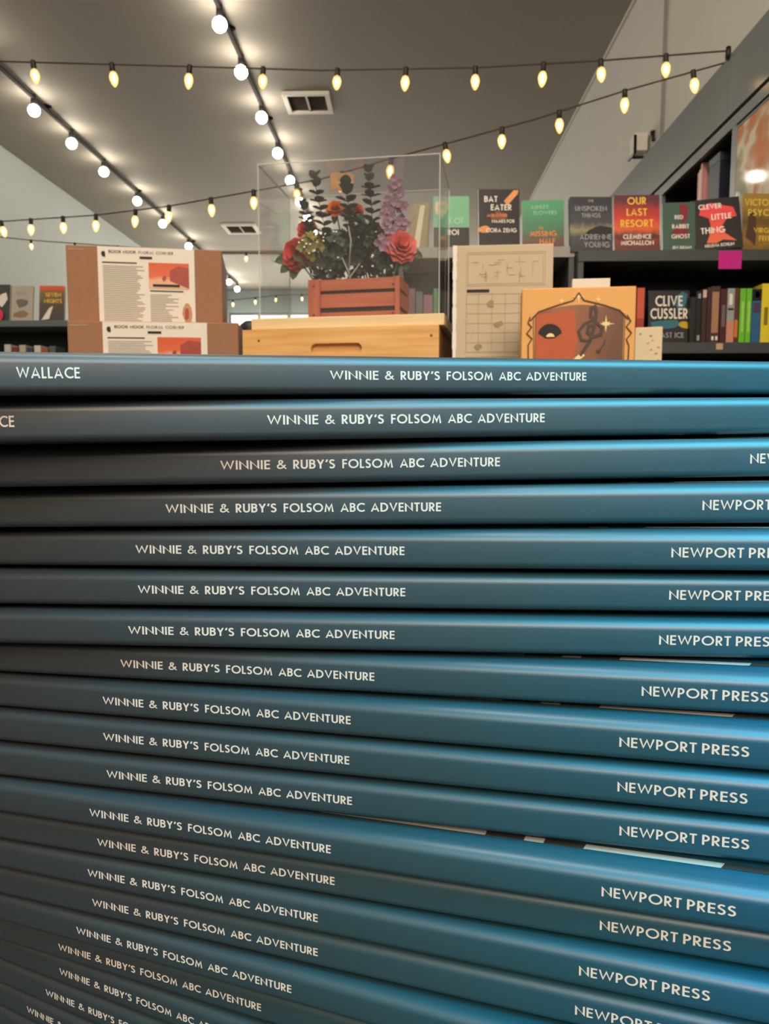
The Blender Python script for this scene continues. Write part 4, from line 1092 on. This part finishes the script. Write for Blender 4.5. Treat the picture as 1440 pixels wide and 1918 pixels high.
track(XM, [(y, 0) for y in ym + yb], 0, 'middle row of black-mounted globe bulbs running along the ceiling', (-3.6, 16.8, [-3, -1, 1, 3, 5, 7.4, 9.4, 12]))
XT = -4.07
yl = [ydepth(*p, XT) for p in ((65, 235), (135, 290), (195, 338), (257, 380), (305, 428), (353, 458), (392, 492), (429, 522), (444, 535))]
ybl = [7.3, 6.3, 5.2, 4.2, 3.2, 2.2, 1.2, .2, -.8, -1.8]
track(XT, [(y, 0) for y in yl + ybl], 0, 'left row of globe bulbs along the ceiling, above the cardboard boxes', (-3.6, 18.9, [-3, -1, 1, 3, 5, 7, 9, 12, 15]))

CORE = glow('filament_glow', (1.0, .80, .46), 16)
M_AMB = bpy.data.materials.new('amber_bulb_glass'); M_AMB.use_nodes = True
nt = M_AMB.node_tree; nt.nodes.clear()
t_ = nt.nodes.new('ShaderNodeBsdfTransparent'); t_.inputs[0].default_value = (1, .82, .5, 1)
e_ = nt.nodes.new('ShaderNodeEmission'); e_.inputs[0].default_value = (1, .62, .20, 1); e_.inputs[1].default_value = 2.6
mx = nt.nodes.new('ShaderNodeMixShader'); mx.inputs[0].default_value = .45
o_ = nt.nodes.new('ShaderNodeOutputMaterial')
nt.links.new(t_.outputs[0], mx.inputs[1]); nt.links.new(e_.outputs[0], mx.inputs[2]); nt.links.new(mx.outputs[0], o_.inputs[0])
M_CORD = mat('brown_cord', srgb(58, 50, 42), rough=.6)
def string(pts, bulbs, label, sc_=1.0, seed=0):
    """pts: (px, py, 1/depth-interpolated Y) cord nodes; bulbs: photo x of each bulb"""
    rr = random.Random(seed)
    P3 = []
    for (ax, ay, aY), (bx, by, bY) in zip(pts, pts[1:]):
        n = 10
        for i in range(n):
            t = i / n; inv = (1 - t) / aY + t / bY
            P3.append((ax + (bx - ax) * t, ay + (by - ay) * t, 1 / inv))
    P3.append(pts[-1])
    W3 = [P(*p) for p in P3]
    r = empty('string_lights', W3[0], (0, 0, 0), label, 'string lights', 'strings of warm bulbs')
    bm = bmesh.new(); tube(bm, [w - W3[0] for w in W3], .0042, 6); link('cord', bm, M_CORD, r)
    for bx in bulbs:
        for a_, b_ in zip(P3, P3[1:]):
            lo, hi = min(a_[0], b_[0]), max(a_[0], b_[0])
            if lo <= bx <= hi:
                t = (bx - a_[0]) / (b_[0] - a_[0]); inv = (1 - t) / a_[2] + t / b_[2]
                p = P(bx, a_[1] + (b_[1] - a_[1]) * t, 1 / inv) - W3[0]; break
        else: continue
        tl, an = rr.uniform(0, .22), rr.uniform(0, 6.3)
        mtx = Matrix.Translation(p) @ Matrix.Rotation(tl, 4, Vector((math.cos(an), math.sin(an), 0))) @ Matrix.Scale(sc_, 4)
        sk = bmesh.new(); lathe(sk, [(0, .006), (.010, .006), (.0115, 0), (.0115, -.024), (.010, -.028), (0, -.028)], 10); sk.transform(mtx)
        s_ = link('socket', sk, M_BLACK, r)
        gb = bmesh.new(); lathe(gb, [(.0085, -.028), (.0145, -.036), (.0185, -.048), (.0180, -.058), (.0130, -.074), (.0060, -.085), (0, -.089)], 12); gb.transform(mtx)
        g_ = link('bulb', gb, M_AMB, s_)
        c_ = bmesh.new(); lathe(c_, [(0, -.034), (.006, -.040), (.0095, -.050), (.0085, -.060), (.004, -.072), (0, -.076)], 10); c_.transform(mtx)
        me = bpy.data.meshes.new('filament'); 
        # the lit filament stays part of the bulb
        bmesh.ops.recalc_face_normals(c_, faces=c_.faces[:])
        tmp = bmesh.new(); tmp.from_mesh(g_.data)
        c_.to_mesh(me); n0 = len(tmp.faces); tmp.from_mesh(me); tmp.faces.ensure_lookup_table()
        for f in tmp.faces[n0:]: f.material_index = 1; f.smooth = True
        tmp.to_mesh(g_.data); tmp.free(); c_.free(); bpy.data.meshes.remove(me)
        g_.data.materials.append(CORE)
    return r
string([(1366, 95, 4.065), (1120, 114, 4.065), (890, 127, 4.065), (600, 132, 4.065), (300, 123, 4.065), (0, 115, 4.065), (-330, 104, 4.065)],
       [1247, 1125, 1018, 890, 760, 632, 493, 355, 209, 62, -85, -230], 'nearest string of warm bulbs, level across the upper part of the photo', 1.22, 3)
string([(1356, 118, 4.03), (1170, 170, 4.13), (1000, 224, 4.22), (832, 270, 4.33), (733, 297, 4.40), (600, 336, 4.5), (475, 358, 4.66), (317, 386, 4.88), (180, 403, 5.1), (0, 415, 5.4), (-110, 424, 5.6)],
       [1298, 1170, 1047, 940, 833, 733, 640, 555, 475, 395, 317, 254, 180, 118, 58, 2], 'string of warm bulbs sagging from the bookcase corner down to the left wall', 1.2, 5)
string([(-160, 436, 6.6), (0, 444, 6.8), (58, 450, 6.85), (200, 460, 7.0), (415, 473, 7.2), (620, 478, 7.4), (790, 470, 7.6)],
       [58, 140, 220, 300, 380, 461, 527, 600, 668], 'third string of warm bulbs, passing behind the cardboard boxes', .95, 8)
string([(330, 560, 9.2), (436, 562, 9.3), (520, 553, 9.5), (600, 551, 9.7), (720, 548, 9.9), (1003, 546, 9.9)],
       [395, 436, 478, 517, 565, 612, 655], 'farthest string of warm bulbs, low in front of the far shop front', .95, 9)
# hook that carries both near strings at the bookcase corner
hk = P(1367, 97, 4.065)
bm = bmesh.new(); lathe(bm, [(0, .03), (.012, .028), (.014, 0), (.014, -.03), (0, -.03)], 10)
o = link('cord_hook', bm, M_BLACK); o.location = (XS - .006, hk.y, hk.z - .005)
tag(o, 'black hook at the top corner of the grey wall bookcase where the strings start', 'hook')
